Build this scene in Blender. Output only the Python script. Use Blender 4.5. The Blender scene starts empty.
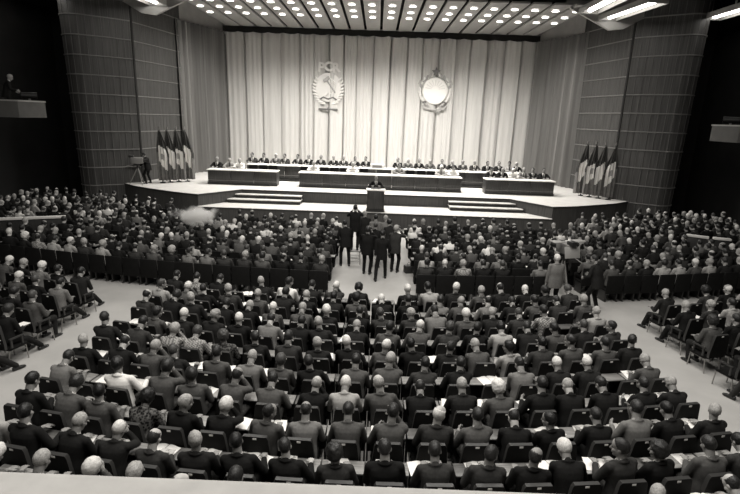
import bpy, bmesh, math, random
import numpy as np
from mathutils import Vector, Matrix, noise as mnoise
from mathutils.bvhtree import BVHTree

rnd = random.Random(11)
SC = bpy.context.scene
COL = SC.collection
PI = math.pi
V = Vector

# ------------------------------------------------------------------ camera
F_PX = 500.0
TH, ROLL, YAW, CAM_H = math.radians(14.5), math.radians(2.0), math.radians(0.4), 5.45
Fw0 = V((0, math.cos(TH), -math.sin(TH))); Up0 = V((0, math.sin(TH), math.cos(TH))); Rt0 = V((1, 0, 0))
Rt = math.cos(ROLL) * Rt0 + math.sin(ROLL) * Up0
Up = -math.sin(ROLL) * Rt0 + math.cos(ROLL) * Up0
RZ = Matrix.Rotation(YAW, 3, 'Z')
Fw, Rt, Up = RZ @ Fw0, RZ @ Rt, RZ @ Up
CAM = V((0, 0, CAM_H))
cd = bpy.data.cameras.new('camera'); cam = bpy.data.objects.new('camera', cd); COL.objects.link(cam)
cd.sensor_width = 36.0; cd.lens = 36.0 * F_PX / 740.0; cd.clip_start = 0.05; cd.clip_end = 200
M3 = Matrix((Rt, Up, -Fw)).transposed()
cam.matrix_world = Matrix.Translation(CAM) @ M3.to_4x4()
SC.camera = cam

def proj(p):
    v = V(p) - CAM; z = v.dot(Fw)
    if z < 0.1: return (-9999, -9999)
    return 370 + F_PX * v.dot(Rt) / z, 247 - F_PX * v.dot(Up) / z
def on_z(x, y, z):
    """The spot of the hall at height z that the surveyed photograph point (x, y) corresponds to."""
    d = Fw + Rt * ((x - 370) / F_PX) - Up * ((y - 247) / F_PX)
    return CAM + d * ((z - CAM_H) / d.z)

def at_px(px, y, z):
    lo, hi = -20.0, 20.0
    for _ in range(40):
        mid = (lo + hi) / 2
        if proj((mid, y, z))[0] < px: lo = mid
        else: hi = mid
    return V(((lo + hi) / 2, y, z))
# ------------------------------------------------------------------ materials
MATS = {}
def tone(v): return (v, v * 0.975, v * 0.935, 1)
def mat(name, v, rough=0.6, spec=0.4, var=0.0, scale=8.0, stretch=(1, 1, 1), bump=0.0, emit=0.0, kind='noise', metal=0.0):
    if name in MATS: return MATS[name]
    m = bpy.data.materials.new(name); m.use_nodes = True
    nt = m.node_tree; b = nt.nodes['Principled BSDF']
    b.inputs['Base Color'].default_value = tone(v); b.inputs['Roughness'].default_value = rough
    b.inputs['Specular IOR Level'].default_value = spec; b.inputs['Metallic'].default_value = metal
    if emit:
        b.inputs['Emission Color'].default_value = (1, .97, .92, 1); b.inputs['Emission Strength'].default_value = emit
    if var > 0 or bump > 0:
        tc = nt.nodes.new('ShaderNodeTexCoord'); mp = nt.nodes.new('ShaderNodeMapping'); mp.inputs['Scale'].default_value = stretch
        nt.links.new(tc.outputs['Object'], mp.inputs['Vector'])
        if kind == 'voronoi':
            tx = nt.nodes.new('ShaderNodeTexVoronoi'); tx.inputs['Scale'].default_value = scale; fac = tx.outputs['Distance']
        elif kind == 'checker':
            tx = nt.nodes.new('ShaderNodeTexChecker'); tx.inputs['Scale'].default_value = scale; fac = tx.outputs['Fac']
        else:
            tx = nt.nodes.new('ShaderNodeTexNoise'); tx.inputs['Scale'].default_value = scale; tx.inputs['Detail'].default_value = 4; fac = tx.outputs['Fac']
        nt.links.new(mp.outputs['Vector'], tx.inputs['Vector'])
        if var > 0:
            r = nt.nodes.new('ShaderNodeValToRGB')
            r.color_ramp.elements[0].position = 0.3; r.color_ramp.elements[1].position = 0.7
            r.color_ramp.elements[0].color = tone(v * (1 - var)); r.color_ramp.elements[1].color = tone(min(1, v * (1 + var)))
            nt.links.new(fac, r.inputs['Fac']); nt.links.new(r.outputs['Color'], b.inputs['Base Color'])
        if bump > 0:
            bp = nt.nodes.new('ShaderNodeBump'); bp.inputs['Strength'].default_value = bump; bp.inputs['Distance'].default_value = 0.01
            nt.links.new(fac, bp.inputs['Height']); nt.links.new(bp.outputs['Normal'], b.inputs['Normal'])
    MATS[name] = m
    return m

CURT = mat('pale curtain cloth', 0.52, 0.9, 0.1, 0.07, 3, (4, 4, 0.15), 0.1)
SCURT = mat('brown side curtain cloth', 0.20, 0.9, 0.1, 0.15, 2, (3, 3, 0.1), 0.1)
VALM = mat('dark valance cloth', 0.02, 0.9, 0.1)
WALLW = mat('panelled wall veneer', 0.060, 0.55, 0.3, 0.4, 2.2, (9, 9, 0.25), 0.1)
RIBM = mat('wall rib wood', 0.17, 0.5, 0.4, 0.1)
SLATM = mat('wall slat wood', 0.095, 0.5, 0.4, 0.1)
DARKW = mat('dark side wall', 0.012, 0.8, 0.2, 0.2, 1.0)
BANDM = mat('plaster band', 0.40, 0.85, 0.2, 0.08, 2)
CEILP = mat('stage ceiling panel', 0.34, 0.8, 0.2, 0.06, 3)
CEILD = mat('ceiling dark gap', 0.015, 0.9, 0.1)
HALLC = mat('hall ceiling', 0.10, 0.85, 0.2, 0.05, 2)
TROUGH = mat('light trough metal', 0.32, 0.5, 0.4)
LAMP = mat('lamp glass', 0.9, 0.4, 0.3, emit=6.0)
RAILM = mat('pale rail paint', 0.7, 0.6, 0.3)
LODGEM = mat('lodge plaster', 0.10, 0.8, 0.2, 0.08, 3)
TUBE = mat('fluorescent tube', 0.9, 0.4, 0.3, emit=9.0)
STAGEF = mat('stage floor carpet', 0.54, 0.9, 0.1, 0.05, 4)
RISER = mat('stage riser wood', 0.062, 0.5, 0.4, 0.3, 3, (8, 8, 0.5))
EDGEM = mat('stage edge dark', 0.03, 0.5, 0.4)
FLOORM = mat('aisle floor', 0.38, 0.75, 0.3, 0.08, 1.2)
PARAM = mat('parapet plaster', 0.36, 0.85, 0.2, 0.08, 14, bump=0.15)
WALNUT = mat('walnut veneer', 0.040, 0.4, 0.5, 0.35, 3, (9, 9, 0.6))
WALNUTD = mat('dark walnut', 0.030, 0.4, 0.5, 0.3, 3, (9, 9, 0.6))
DTOP = mat('white table cloth', 0.72, 0.8, 0.2)
PAPER = mat('paper', 0.80, 0.9, 0.1)
PRINT = mat('print grey', 0.18, 0.9, 0.1)
LEATH = mat('dark seat leather', 0.009, 0.7, 0.12, 0.2, 9, bump=0.1)
LEATHE = mat('seat trim', 0.03, 0.4, 0.5)
PLATE = mat('number plate enamel', 0.8, 0.5, 0.4)
STEEL = mat('chair steel', 0.30, 0.35, 0.5, metal=0.6)
DESKA = mat('desk veneer', 0.21, 0.38, 0.5, 0.35, 3, (1.2, 14, 6))
DESKB = mat('desk veneer gloss-dark', 0.10, 0.38, 0.5, 0.3, 3, (1.2, 14, 6))  # darker look of desks at the gloss angle, put into the colour
DESKC = mat('desk veneer pale', 0.27, 0.42, 0.5, 0.3, 3, (1.2, 14, 6))
DESKP = mat('desk panel', 0.018, 0.5, 0.4)
RELIEF = mat('emblem plaster', 0.66, 0.7, 0.2)
RELIEFD = mat('emblem grey relief', 0.36, 0.7, 0.2)
RELIEFX = mat('emblem dark relief', 0.13, 0.7, 0.2)
BLACKP = mat('black equipment', 0.02, 0.4, 0.5)
GREYP = mat('grey equipment', 0.20, 0.5, 0.4)
FLAGD = mat('flag dark cloth', 0.055, 0.85, 0.1, 0.2, 6)
FLAGG = mat('flag grey cloth', 0.17, 0.85, 0.1, 0.2, 6)
FLAGW = mat('flag white cloth', 0.85, 0.85, 0.1)
SKIN = mat('skin', 0.25, 0.6, 0.3, 0.05, 9)
SKINL = mat('skin pale', 0.44, 0.55, 0.35, 0.05, 9)
EYE = mat('eye dark', 0.02, 0.3, 0.5)
LIP = mat('lip', 0.20, 0.5, 0.3)
SHOE = mat('shoe leather', 0.012, 0.35, 0.5)
SHIRT = mat('white shirt', 0.72, 0.8, 0.2)
TIE = mat('tie cloth', 0.03, 0.7, 0.2)
CL = {
    'black': mat('black suit cloth', 0.010, 0.9, 0.15, 0.2, 30),
    'dark': mat('dark suit cloth', 0.016, 0.9, 0.15, 0.2, 30),
    'charcoal': mat('charcoal suit cloth', 0.034, 0.9, 0.15, 0.2, 30),
    'grey': mat('grey suit cloth', 0.075, 0.9, 0.15, 0.15, 30),
    'pale grey': mat('pale grey suit cloth', 0.15, 0.9, 0.15, 0.12, 30),
    'light': mat('light jacket cloth', 0.32, 0.9, 0.15, 0.1, 30),
    'white': mat('white blouse cloth', 0.70, 0.9, 0.15, 0.05, 30),
    'checked': mat('checked cloth', 0.24, 0.9, 0.15, 0.45, 28, kind='checker'),
    'dotted': mat('dotted cloth', 0.06, 0.9, 0.15, 0.9, 26, kind='voronoi'),
}
HR = {
    'black': mat('black hair', 0.008, 0.48, 0.4, 0.5, 70, bump=0.6),
    'dark': mat('dark hair', 0.018, 0.48, 0.4, 0.5, 70, bump=0.6),
    'brown': mat('brown hair', 0.05, 0.48, 0.4, 0.5, 70, bump=0.6),
    'grey': mat('grey hair', 0.32, 0.7, 0.3, 0.35, 60, bump=0.3),
    'white': mat('white hair', 0.62, 0.7, 0.3, 0.2, 60, bump=0.3),
}

# ------------------------------------------------------------------ mesh builder
def tag(o, label=None, cat=None, group=None, kind=None):
    if label: o['label'] = label
    if cat: o['category'] = cat
    if group: o['group'] = group
    if kind: o['kind'] = kind
    return o

class MB:
    def __init__(s): s.v, s.f, s.m = [], [], []
    def add(s, vs, fs, mi=0, M=None):
        b = len(s.v)
        s.v += [tuple(M @ V(p)) for p in vs] if M is not None else [tuple(p) for p in vs]
        s.f += [tuple(b + i for i in f) for f in fs]
        s.m += [mi] * len(fs)
        return s
    def box(s, c, d, bev=0.0, mi=0, M=None, rz=0.0, rx=0.0):
        bm = bmesh.new(); bmesh.ops.create_cube(bm, size=1.0)
        for v in bm.verts: v.co = V((v.co.x * d[0], v.co.y * d[1], v.co.z * d[2]))
        if bev > 0: bmesh.ops.bevel(bm, geom=bm.edges[:], offset=min(bev, min(d) * 0.45), segments=2, affect='EDGES', profile=0.5)
        T = Matrix.Translation(c) @ Matrix.Rotation(rz, 4, 'Z') @ Matrix.Rotation(rx, 4, 'X')
        if M is not None: T = M @ T
        bm.verts.index_update()
        s.add([v.co for v in bm.verts], [[v.index for v in f.verts] for f in bm.faces], mi, T); bm.free()
        return s
    def tube(s, pts, rad, n=8, mi=0, cap=True):
        pts = [V(p) for p in pts]
        if not isinstance(rad, (list, tuple)): rad = [rad] * len(pts)
        vs, fs = [], []
        ref = V((0, 0, 1))
        for i, p in enumerate(pts):
            t = (pts[min(i + 1, len(pts) - 1)] - pts[max(i - 1, 0)]).normalized()
            if abs(t.dot(ref)) > 0.95: ref = V((0, 1, 0)) if abs(t.y) < 0.9 else V((1, 0, 0))
            a = t.cross(ref).normalized(); b = t.cross(a).normalized()
            for k in range(n):
                q = 2 * PI * k / n
                vs.append(p + (a * math.cos(q) + b * math.sin(q)) * rad[i])
        for i in range(len(pts) - 1):
            for k in range(n):
                fs.append((i * n + k, i * n + (k + 1) % n, (i + 1) * n + (k + 1) % n, (i + 1) * n + k))
        if cap:
            fs.append(tuple(range(n))[::-1]); fs.append(tuple((len(pts) - 1) * n + k for k in range(n)))
        return s.add(vs, fs, mi)
    def ell(s, c, r, R=None, nu=14, nv=8, mi=0):
        vs, fs = [], []
        R = R or Matrix.Identity(3)
        vs.append(V(c) + R @ V((0, 0, r[2])))
        for i in range(1, nv):
            a = PI * i / nv
            for k in range(nu):
                q = 2 * PI * k / nu
                vs.append(V(c) + R @ V((r[0] * math.sin(a) * math.cos(q), r[1] * math.sin(a) * math.sin(q), r[2] * math.cos(a))))
        vs.append(V(c) + R @ V((0, 0, -r[2])))
        for k in range(nu): fs.append((0, 1 + k, 1 + (k + 1) % nu))
        for i in range(nv - 2):
            for k in range(nu):
                a = 1 + i * nu; fs.append((a + k, a + nu + k, a + nu + (k + 1) % nu, a + (k + 1) % nu))
        l = len(vs) - 1; a = 1 + (nv - 2) * nu
        for k in range(nu): fs.append((l, a + (k + 1) % nu, a + k))
        return s.add(vs, fs, mi)
    def loft(s, rings, mi=0, n=20, p=2.4):
        """rings: (centre, x axis, y axis, half width, half depth)"""
        vs, fs = [], []
        for c, ax, ay, hw, hd in rings:
            for k in range(n):
                q = 2 * PI * k / n; cq, sq = math.cos(q), math.sin(q)
                x = math.copysign(abs(cq) ** (2 / p), cq) * hw; y = math.copysign(abs(sq) ** (2 / p), sq) * hd
                vs.append(V(c) + V(ax) * x + V(ay) * y)
        for i in range(len(rings) - 1):
            for k in range(n): fs.append((i * n + k, i * n + (k + 1) % n, (i + 1) * n + (k + 1) % n, (i + 1) * n + k))
        fs.append(tuple(range(n))[::-1]); fs.append(tuple((len(rings) - 1) * n + k for k in range(n)))
        return s.add(vs, fs, mi)
    def prism(s, outline, z0, z1, mi=0, mside=None, M=None):
        n = len(outline)
        vs = [(x, y, z0) for x, y in outline] + [(x, y, z1) for x, y in outline]
        s.add(vs, [tuple(range(n))[::-1], tuple(range(n, 2 * n))], mi, M)
        s.add(vs, [(i, (i + 1) % n, n + (i + 1) % n, n + i) for i in range(n)], mi if mside is None else mside, M)
        return s
    def mesh(s, name, mats, smooth=40):
        me = bpy.data.meshes.new(name); me.from_pydata(s.v, [], s.f)
        for m in (mats if isinstance(mats, (list, tuple)) else [mats]): me.materials.append(m)
        me.polygons.foreach_set('material_index', s.m)
        bm = bmesh.new(); bm.from_mesh(me); bmesh.ops.recalc_face_normals(bm, faces=bm.faces[:]); bm.to_mesh(me); bm.free()
        if smooth:
            me.polygons.foreach_set('use_smooth', [True] * len(me.polygons))
            me.set_sharp_from_angle(angle=math.radians(smooth))
        me.update()
        return me
    def build(s, name, mats, parent=None, smooth=40):
        return link(name, s.mesh(name, mats, smooth), parent)

def link(name, me, parent=None):
    o = bpy.data.objects.new(name, me); COL.objects.link(o)
    if parent: o.parent = parent
    return o
def empty(name, loc=(0, 0, 0), rz=0.0):
    o = bpy.data.objects.new(name, None); COL.objects.link(o)
    o.location = loc; o.rotation_euler = (0, 0, rz); o.empty_display_size = 0.2
    return o
def copy_tree(o, parent=None):
    c = o.copy(); COL.objects.link(c)
    for k in list(c.keys()):
        if parent is None and k in ('label', 'group'): del c[k]
    if parent: c.parent = parent
    for ch in list(o.children): copy_tree(ch, c)
    return c
ORD = ['', 'first', 'second', 'third', 'fourth', 'fifth', 'sixth', 'seventh', 'eighth', 'ninth', 'tenth', 'eleventh', 'twelfth',
       'thirteenth', 'fourteenth', 'fifteenth', 'sixteenth', 'seventeenth', 'eighteenth', 'nineteenth', 'twentieth', 'twenty-first', 'twenty-second', 'twenty-third', 'twenty-fourth']

# ================================================================== SETTING
def structure(o, label, cat):
    return tag(o, label, cat, None, 'structure')
ZS, ZL = 1.4, 0.8          # upper stage and lower stage levels

m = MB(); m.box((0, 14, -0.1), (44, 52, 0.2)); structure(m.build('floor', FLOORM), 'pale grey hall floor seen in the aisles between seat blocks', 'floor')

# stage: lower platform and upper platform with its two splayed wings
m = MB()
YL, YU, YW = 24.9, 27.3, 25.1
m.prism([(-9.0, YL), (9.0, YL), (9.0, YU + 1), (-9.0, YU + 1)], 0, ZL, 0, 1)
structure(m.build('floor_lower_stage', [STAGEF, RISER]), 'low front stage platform with pale top and dark wood riser', 'stage')
m = MB()
out = [(-14.15, 28.0), (-13.1, 27.1), (-11.8, 26.35), (-10.4, 25.6), (-9.0, YW), (-7.35, YU), (7.35, YU), (9.0, YW), (10.4, 25.6), (11.8, 26.35), (13.1, 27.1), (14.15, 28.0), (14.2, 31), (12.9, 34.6), (11, 39), (-11, 39), (-12.9, 34.6), (-14.2, 31)]
m.prism(out, 0, ZS, 0, 1)
structure(m.build('floor_upper_stage', [STAGEF, RISER], smooth=0), 'high main stage floor with pale carpet and dark splayed wings', 'stage')
# dark nosing of the stage edges
m = MB()
for (a, b) in zip(out[:11], out[1:12]):
    ax, ay = a; bx, by = b; L = math.hypot(bx - ax, by - ay); nx, ny = (by - ay) / L, -(bx - ax) / L
    m.box(((ax + bx) / 2 + nx * .012, (ay + by) / 2 + ny * .012, ZS - .05), (L + .02, .03, .09), rz=math.atan2(by - ay, bx - ax))
m.box((0, YL - .012, ZL - .05), (18, .03, .09))
structure(m.build('trim_1', EDGEM), 'dark nosing strip along the stage edges', 'trim')
# broad low steps on both sides between lower and upper stage
for sx, nm in ((-1, 'left'), (1, 'right')):
    m = MB()
    for k, (dy, x0, x1) in enumerate(((0.95, 4.0, 7.9), (0.48, 4.0, 7.6))):
        h = ZL + 0.2 * (k + 1)
        m.box((sx * (x0 + x1) / 2, YU - dy / 2, h - .02), (x1 - x0, dy, .04), .005, 0)
        m.box((sx * (x0 + x1) / 2, YU - dy / 2 + .03, (h - .04 + ZL + .2 * k) / 2), (x1 - x0 - .02, dy - .06, .2 - .04), 0, 1)
    structure(m.build('floor_steps_' + nm, [STAGEF, EDGEM]), f'two broad low steps up to the main stage, {nm} of the lectern', 'steps')

# walls: plans are polylines (x, y) for the right side, mirrored for the left
def poly_wall(pts, z0, z1, mats, flare=0.0, sub=1):
    m = MB()
    for (a, b) in zip(pts[:-1], pts[1:]):
        m.add([(a[0], a[1], z0), (b[0], b[1], z0), (b[0] + flare, b[1], z1), (a[0] + flare, a[1], z1)], [(0, 1, 2, 3)])
    return m
def offset(pts, d):
    r = []
    for i, p in enumerate(pts):
        a = V(pts[max(i - 1, 0)]); b = V(pts[min(i + 1, len(pts) - 1)]); t = (b - a).normalized()
        r.append((p[0] + t.y * d, p[1] - t.x * d))
    return r
def flr(p, fl): return fl * max(0.0, min(1.0, (p[0] - 13.5) / 2.4))
def thick_wall(pts, z0, z1, th, sx, flare=0.0):
    """pts run outward; the wall's thickness lies behind the visible side."""
    m = MB(); bk = offset(pts, -th) if True else pts
    n = len(pts)
    for z, fl in ((z0, 0.0), (z1, flare)):
        pass
    vs = [(sx * (p[0]), p[1], z0) for p in pts] + [(sx * (p[0] + flr(p, flare)), p[1], z1) for p in pts] + [(sx * p[0], p[1], z0) for p in bk] + [(sx * (p[0] + flr(p, flare)), p[1], z1) for p in bk]
    fs = []
    for i in range(n - 1):
        fs += [(i, i + 1, n + i + 1, n + i), (2 * n + i, 2 * n + i + 1, 3 * n + i + 1, 3 * n + i), (n + i, n + i + 1, 3 * n + i + 1, 3 * n + i), (i, i + 1, 2 * n + i + 1, 2 * n + i)]
    fs += [(0, n, 3 * n, 2 * n), (n - 1, 2 * n - 1, 4 * n - 1, 3 * n - 1)]
    return m.add(vs, fs)
def along(pts, step):
    """points every step metres along a polyline"""
    res = []; carry = 0.0
    for a, b in zip(pts[:-1], pts[1:]):
        a, b = V(a), V(b); L = (b - a).length; t = carry
        while t < L: res.append(a + (b - a) * (t / L)); t += step
        carry = t - L
    return res
# tower: rounded nose nearest the hall; panel: flat piece next to the side curtain
nose = [(13.5, 28.75)]
cxn, cyn, rn = 15.55, 27.95, 0.85
arc = []
for k in range(9):
    a = math.radians(-108 + k * 17.5); arc.append((cxn + rn * math.cos(a), cyn + rn * math.sin(a)))
tower = [nose[0], (14.3, 27.9)] + arc + [(16.5, 30.0)]
panel = [(12.65, 33.6), (13.15, 30.9), (13.55, 28.85)]
RIBS = [1.34 + 0.965 * k for k in range(11)]
for sx, nm in ((-1, 'left'), (1, 'right')):
    for plan, nam, top, fl, lab in ((tower, 'wall_tower_' + nm, 12.3, 0.30, f'dark panelled wall tower with rounded nose and horizontal ribs, {nm} of stage'),
                                    (panel, 'wall_panel_' + nm, 12.3, 0.0, f'flat dark panelled wall behind the flags, {nm} of stage')):
        w = structure(thick_wall(plan, 0.0, top, 0.12, sx, fl).build(nam, WALLW, smooth=30), lab, 'wall')
        for z in RIBS:
            fz = fl * z / top; r = MB(); fr = offset(plan, 0.045)
            vs = [(sx * (p[0] + flr(p, fz)), p[1], z - .03) for p in plan] + [(sx * (p[0] + flr(p, fz)), p[1], z + .03) for p in plan] + [(sx * (p[0] + flr(p, fz)), p[1], z - .02) for p in fr] + [(sx * (p[0] + flr(p, fz)), p[1], z + .02) for p in fr]
            n = len(plan); fs = []
            for i in range(n - 1): fs += [(2 * n + i, 2 * n + i + 1, 3 * n + i + 1, 3 * n + i), (n + i, n + i + 1, 3 * n + i + 1, 3 * n + i), (i, i + 1, 2 * n + i + 1, 2 * n + i)]
            fs += [(0, n, 3 * n, 2 * n), (n - 1, 2 * n - 1, 4 * n - 1, 3 * n - 1)]
            r.add(vs, fs); r.build('rib', RIBM, w)
        s = MB()                                            # fine vertical slats of the panelling
        for q, (p) in enumerate(along(plan, 0.34)):
            big = q % 1 == 0
            s.tube([(sx * (p.x), p.y, 0.1), (sx * (p.x + flr(p, fl)), p.y, top - .1)], 0.018, 4)
        s.build('slat_pattern', SLATM, w)
        if nam.startswith('wall_tower'):
            e = MB(); p = nose[0]; e.box((sx * (p[0] - .03), p[1] + .1, 6), (.05, .2, 12)); e.build('dark_joint', DARKW, w)

# curtains
def pleats(p0, p1, z0, z1, step, amp, seed, seg=5, irregular=0.5, name='curtain', mats=None, parent=None):
    rr = random.Random(seed); a, b = V(p0), V(p1); L = (b - a).length; t = (b - a) / L; n = V((t.y, -t.x))
    N = max(4, int(L / step * seg)); pts = []; ph = 0.0
    prof = []
    for i in range(N + 1):
        ph += 2 * PI / seg * (1 + irregular * (rr.random() - .5))
        prof.append(amp * (0.5 + 0.5 * math.sin(ph)) * (0.6 + 0.8 * rr.random() * irregular + .2))
    vs, fs = [], []
    zs = [z0, z0 + (z1 - z0) * .33, z0 + (z1 - z0) * .7, z1]
    for j, z in enumerate(zs):
        for i in range(N + 1):
            p = a + t * (L * i / N) + n * (prof[i] * (1.0 - 0.25 * j / 3)); vs.append((p.x, p.y, z))
    for j in range(3):
        for i in range(N): fs.append((j * (N + 1) + i, j * (N + 1) + i + 1, (j + 1) * (N + 1) + i + 1, (j + 1) * (N + 1) + i))
    m = MB().add(vs, fs); o = m.build(name, mats, parent, smooth=80)
    return o
XB, YB, ZC = 11.05, 38.0, 11.35
def curtain_panel(x0, x1, h, seed, parent):
    # gently bellied breadth of cloth whose edges fold back into the seam
    rr = random.Random(seed); N = 30; a1, a2, f = rr.uniform(.02, .07), rr.uniform(.01, .04), rr.uniform(1.5, 4); sk = rr.uniform(-.3, .3); dp = rr.choice([.05, .08, .16, .22])
    vs = []
    for j in range(5):
        for i in range(N + 1):
            t = i / N; e = min(t, 1 - t)
            y = -dp * min(1, e / .10) ** .6 - a1 * math.sin(PI * t) - a2 * math.sin(t * PI * 2 * f + seed + .25 * j) + sk * (t - .5)
            vs.append((x0 + (x1 - x0) * t + .02 * math.sin(j * 1.3 + seed) * (1 if 0 < i < N else 0), y, h * j / 4))
    MB().add(vs, [(j * (N + 1) + i, j * (N + 1) + i + 1, (j + 1) * (N + 1) + i + 1, (j + 1) * (N + 1) + i) for j in range(4) for i in range(N)]).build('curtain_panel', CURT, parent, smooth=80)
root = tag(empty('stage_curtain', (0, YB, ZS)), 'huge pale pleated curtain filling the back of the stage', 'curtain')
rr = random.Random(5); xs = [-XB]
seams = [225, 245, 262, 281, 299, 314, 330, 345, 358, 374, 391, 408, 424, 440, 457, 471, 488, 505, 522, 537]
for i in range(len(seams) - 1):
    x0 = -XB + 2 * XB * (seams[i] - 225) / 312; x1 = -XB + 2 * XB * (seams[i + 1] - 225) / 312
    curtain_panel(x0, x1, ZC - ZS + .1, 100 + i, root)
pv = MB(); N = 84; vs = []
for j in range(3):
    for i in range(N + 1):
        x = -XB - .05 + (2 * XB + .1) * i / N
        z = ZC if j == 0 else (ZC - .25 if j == 1 else ZC - .36 - .07 * abs(math.sin(i * PI / 4)))
        vs.append((x, YB - .45 - .05 * math.sin(i * 1.57), z))
pv.add(vs, [(j * (N + 1) + i, j * (N + 1) + i + 1, (j + 1) * (N + 1) + i + 1, (j + 1) * (N + 1) + i) for j in range(2) for i in range(N)])
tag(pv.build('valance', VALM, smooth=80), 'dark scalloped valance hanging along top of the pale curtain', 'valance')
for sx, nm in ((-1, 'left'), (1, 'right')):
    a, b = (sx * 12.95, 33.1), (sx * 11.2, 37.75)
    if sx > 0: a, b = b, a
    o = pleats(a, b, ZS + .01, 10.95, 0.42, 0.34, 7 + sx, 8, 0.9, 'side_curtain', SCURT)
    tag(o, f'tall brown pleated curtain along {nm} side of the stage', 'curtain')
    w = MB(); pl = [(11.15, 38.4), (12.8, 33.7), (13.2, 31)]
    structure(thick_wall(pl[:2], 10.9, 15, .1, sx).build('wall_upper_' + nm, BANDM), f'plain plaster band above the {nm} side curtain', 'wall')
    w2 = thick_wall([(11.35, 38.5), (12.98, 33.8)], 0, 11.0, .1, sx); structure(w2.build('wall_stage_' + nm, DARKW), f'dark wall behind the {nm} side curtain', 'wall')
m = MB(); m.box((0, 38.6, 7.5), (24, .2, 15)); structure(m.build('wall_back', DARKW), 'dark wall behind the pale stage curtain', 'wall')
# outer dark walls of the hall
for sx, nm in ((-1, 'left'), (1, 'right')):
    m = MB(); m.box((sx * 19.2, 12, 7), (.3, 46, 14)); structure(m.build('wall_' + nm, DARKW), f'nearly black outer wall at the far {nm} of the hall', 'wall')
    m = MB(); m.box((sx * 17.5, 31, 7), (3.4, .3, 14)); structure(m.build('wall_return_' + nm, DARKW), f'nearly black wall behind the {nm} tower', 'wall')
m = MB(); m.box((0, -4, 7), (44, .3, 14)); structure(m.build('wall_rear', DARKW), 'dark rear wall of the hall behind the balcony', 'wall')

# stage ceiling: long strips with a dark gap between each, lamps in three rows
NS = 20; HW = 10.95; W = 2 * HW / NS
m = MB(); m.box((0, 33.2, ZC + .42), (2 * HW + .1, 10.6, .06)); structure(m.build('ceiling_void', CEILD), 'dark void above the stage ceiling strips', 'ceiling')
for i in range(NS):
    x = -HW + W * (i + .5)
    m = MB(); m.box((x, 33.2, ZC + .06), (W - .17, 10.4, .10), .01)
    structure(m.build('ceiling_strip_%d' % (i + 1), CEILP), f'{ORD[i + 1]} long grey ceiling strip over the stage counted from the left', 'ceiling')
hm = MB(); hm.tube([(0, 0, -.02), (0, 0, .02)], .19, 18); 
rim = MB(); rim.tube([(0.21 * math.cos(q * PI / 9), .21 * math.sin(q * PI / 9), -.005) for q in range(19)], .02, 6)
lampm, rimm = hm.mesh('lens', LAMP), rim.mesh('trim_ring', TROUGH)
ld = bpy.data.lights.new('stage_downlight', 'SPOT'); ld.energy = 490; ld.spot_size = math.radians(150); ld.spot_blend = 0.8; ld.shadow_soft_size = 0.2; ld.color = (1, .97, .92)
ld2 = ld.copy(); ld2.energy = 190
for r, y in enumerate((29.3, 31.0, 32.7)):
    for i in range(NS):
        x = -HW + W * (i + .5)
        e = tag(empty('ceiling_light', (x, y, ZC - .03)), f'round stage downlight, {("front", "middle", "back")[r]} lamp of the {ORD[i + 1]} ceiling strip from left', 'light', 'round downlights over the stage')
        link('lens', lampm, e); link('trim_ring', rimm, e)
        lo = bpy.data.objects.new('lamp_glow', ld if 4 <= i <= NS - 5 else ld2); COL.objects.link(lo); lo.parent = e; lo.location = (0, 0, -.06)

# hall ceiling with fluorescent troughs running towards the stage
m = MB(); m.box((0, 12, 12.6), (44, 33.4, .2)); structure(m.build('ceiling', HALLC), 'dim hall ceiling above the audience', 'ceiling')
for sx, nm in ((-1, 'left'), (1, 'right')):
    m = MB(); m.box((sx * 15.3, 33, 14), (9.2, 10, .2)); structure(m.build('ceiling_side_' + nm, HALLC), f'dim high ceiling over the {nm} tower', 'ceiling')
    m = MB(); m.prism([(sx * x, z) for x, z in ((9.6, 11.45), (12.0, 10.33), (12.75, 10.42), (13.7, 10.95), (17.2, 11.4), (17.2, 12.5), (9.6, 12.5))], -28.72, -28.55, M=Matrix.Rotation(PI / 2, 4, 'X'))
    structure(m.build('trim_ceiling_' + nm, BANDM), f'stepped plaster edge where the hall ceiling meets the {nm} tower', 'trim')
def trough(x, y0, y1, z, lab, rz=0.0):
    e = tag(empty('fluorescent_light', (x, (y0 + y1) / 2, z), rz), lab, 'light', 'fluorescent ceiling troughs')
    L = y1 - y0
    h = MB(); h.box((0, 0, .16), (.95, L, .06), .01); h.box((-.47, 0, .06), (.05, L, .26), .01); h.box((.47, 0, .06), (.05, L, .26), .01)
    h.box((0, L / 2, .06), (.95, .05, .26), .01); h.box((0, -L / 2, .06), (.95, .05, .26), .01)
    h.build('housing', TROUGH, e)
    t = MB(); t.tube([(0, -L / 2 + .2, .07), (0, L / 2 - .2, .07)], .11, 10); t.build('tube', TUBE, e)
    s = MB(); s.box((0, 0, (12.5 - z) / 2 + .19), (.06, .06, 12.5 - z - .19)); s.build('hanger', TROUGH, e)
    return e
for sx, nm in ((-1, 'left'), (1, 'right')):
    for k, (x, y0, y1) in enumerate(((10.2, 23.2, 27.0), (12.0, 24.3, 28.5), (16.6, 24.2, 27.5))):
        trough(sx * x, y0, y1, 10.85, f'bright fluorescent trough over the hall, {ORD[k + 1]} from the stage ceiling on the {nm}', sx * .1 if k == 1 else 0.0)
ad = bpy.data.lights.new('unseen_hall_lamp', 'AREA'); ad.shape = 'RECTANGLE'; ad.size = 1.2; ad.size_y = 5.0; ad.energy = 450; ad.color = (1, .97, .92)  # unseen ceiling lamps, placed overhead to light the audience
ad2 = ad.copy(); ad2.energy = 230
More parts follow.
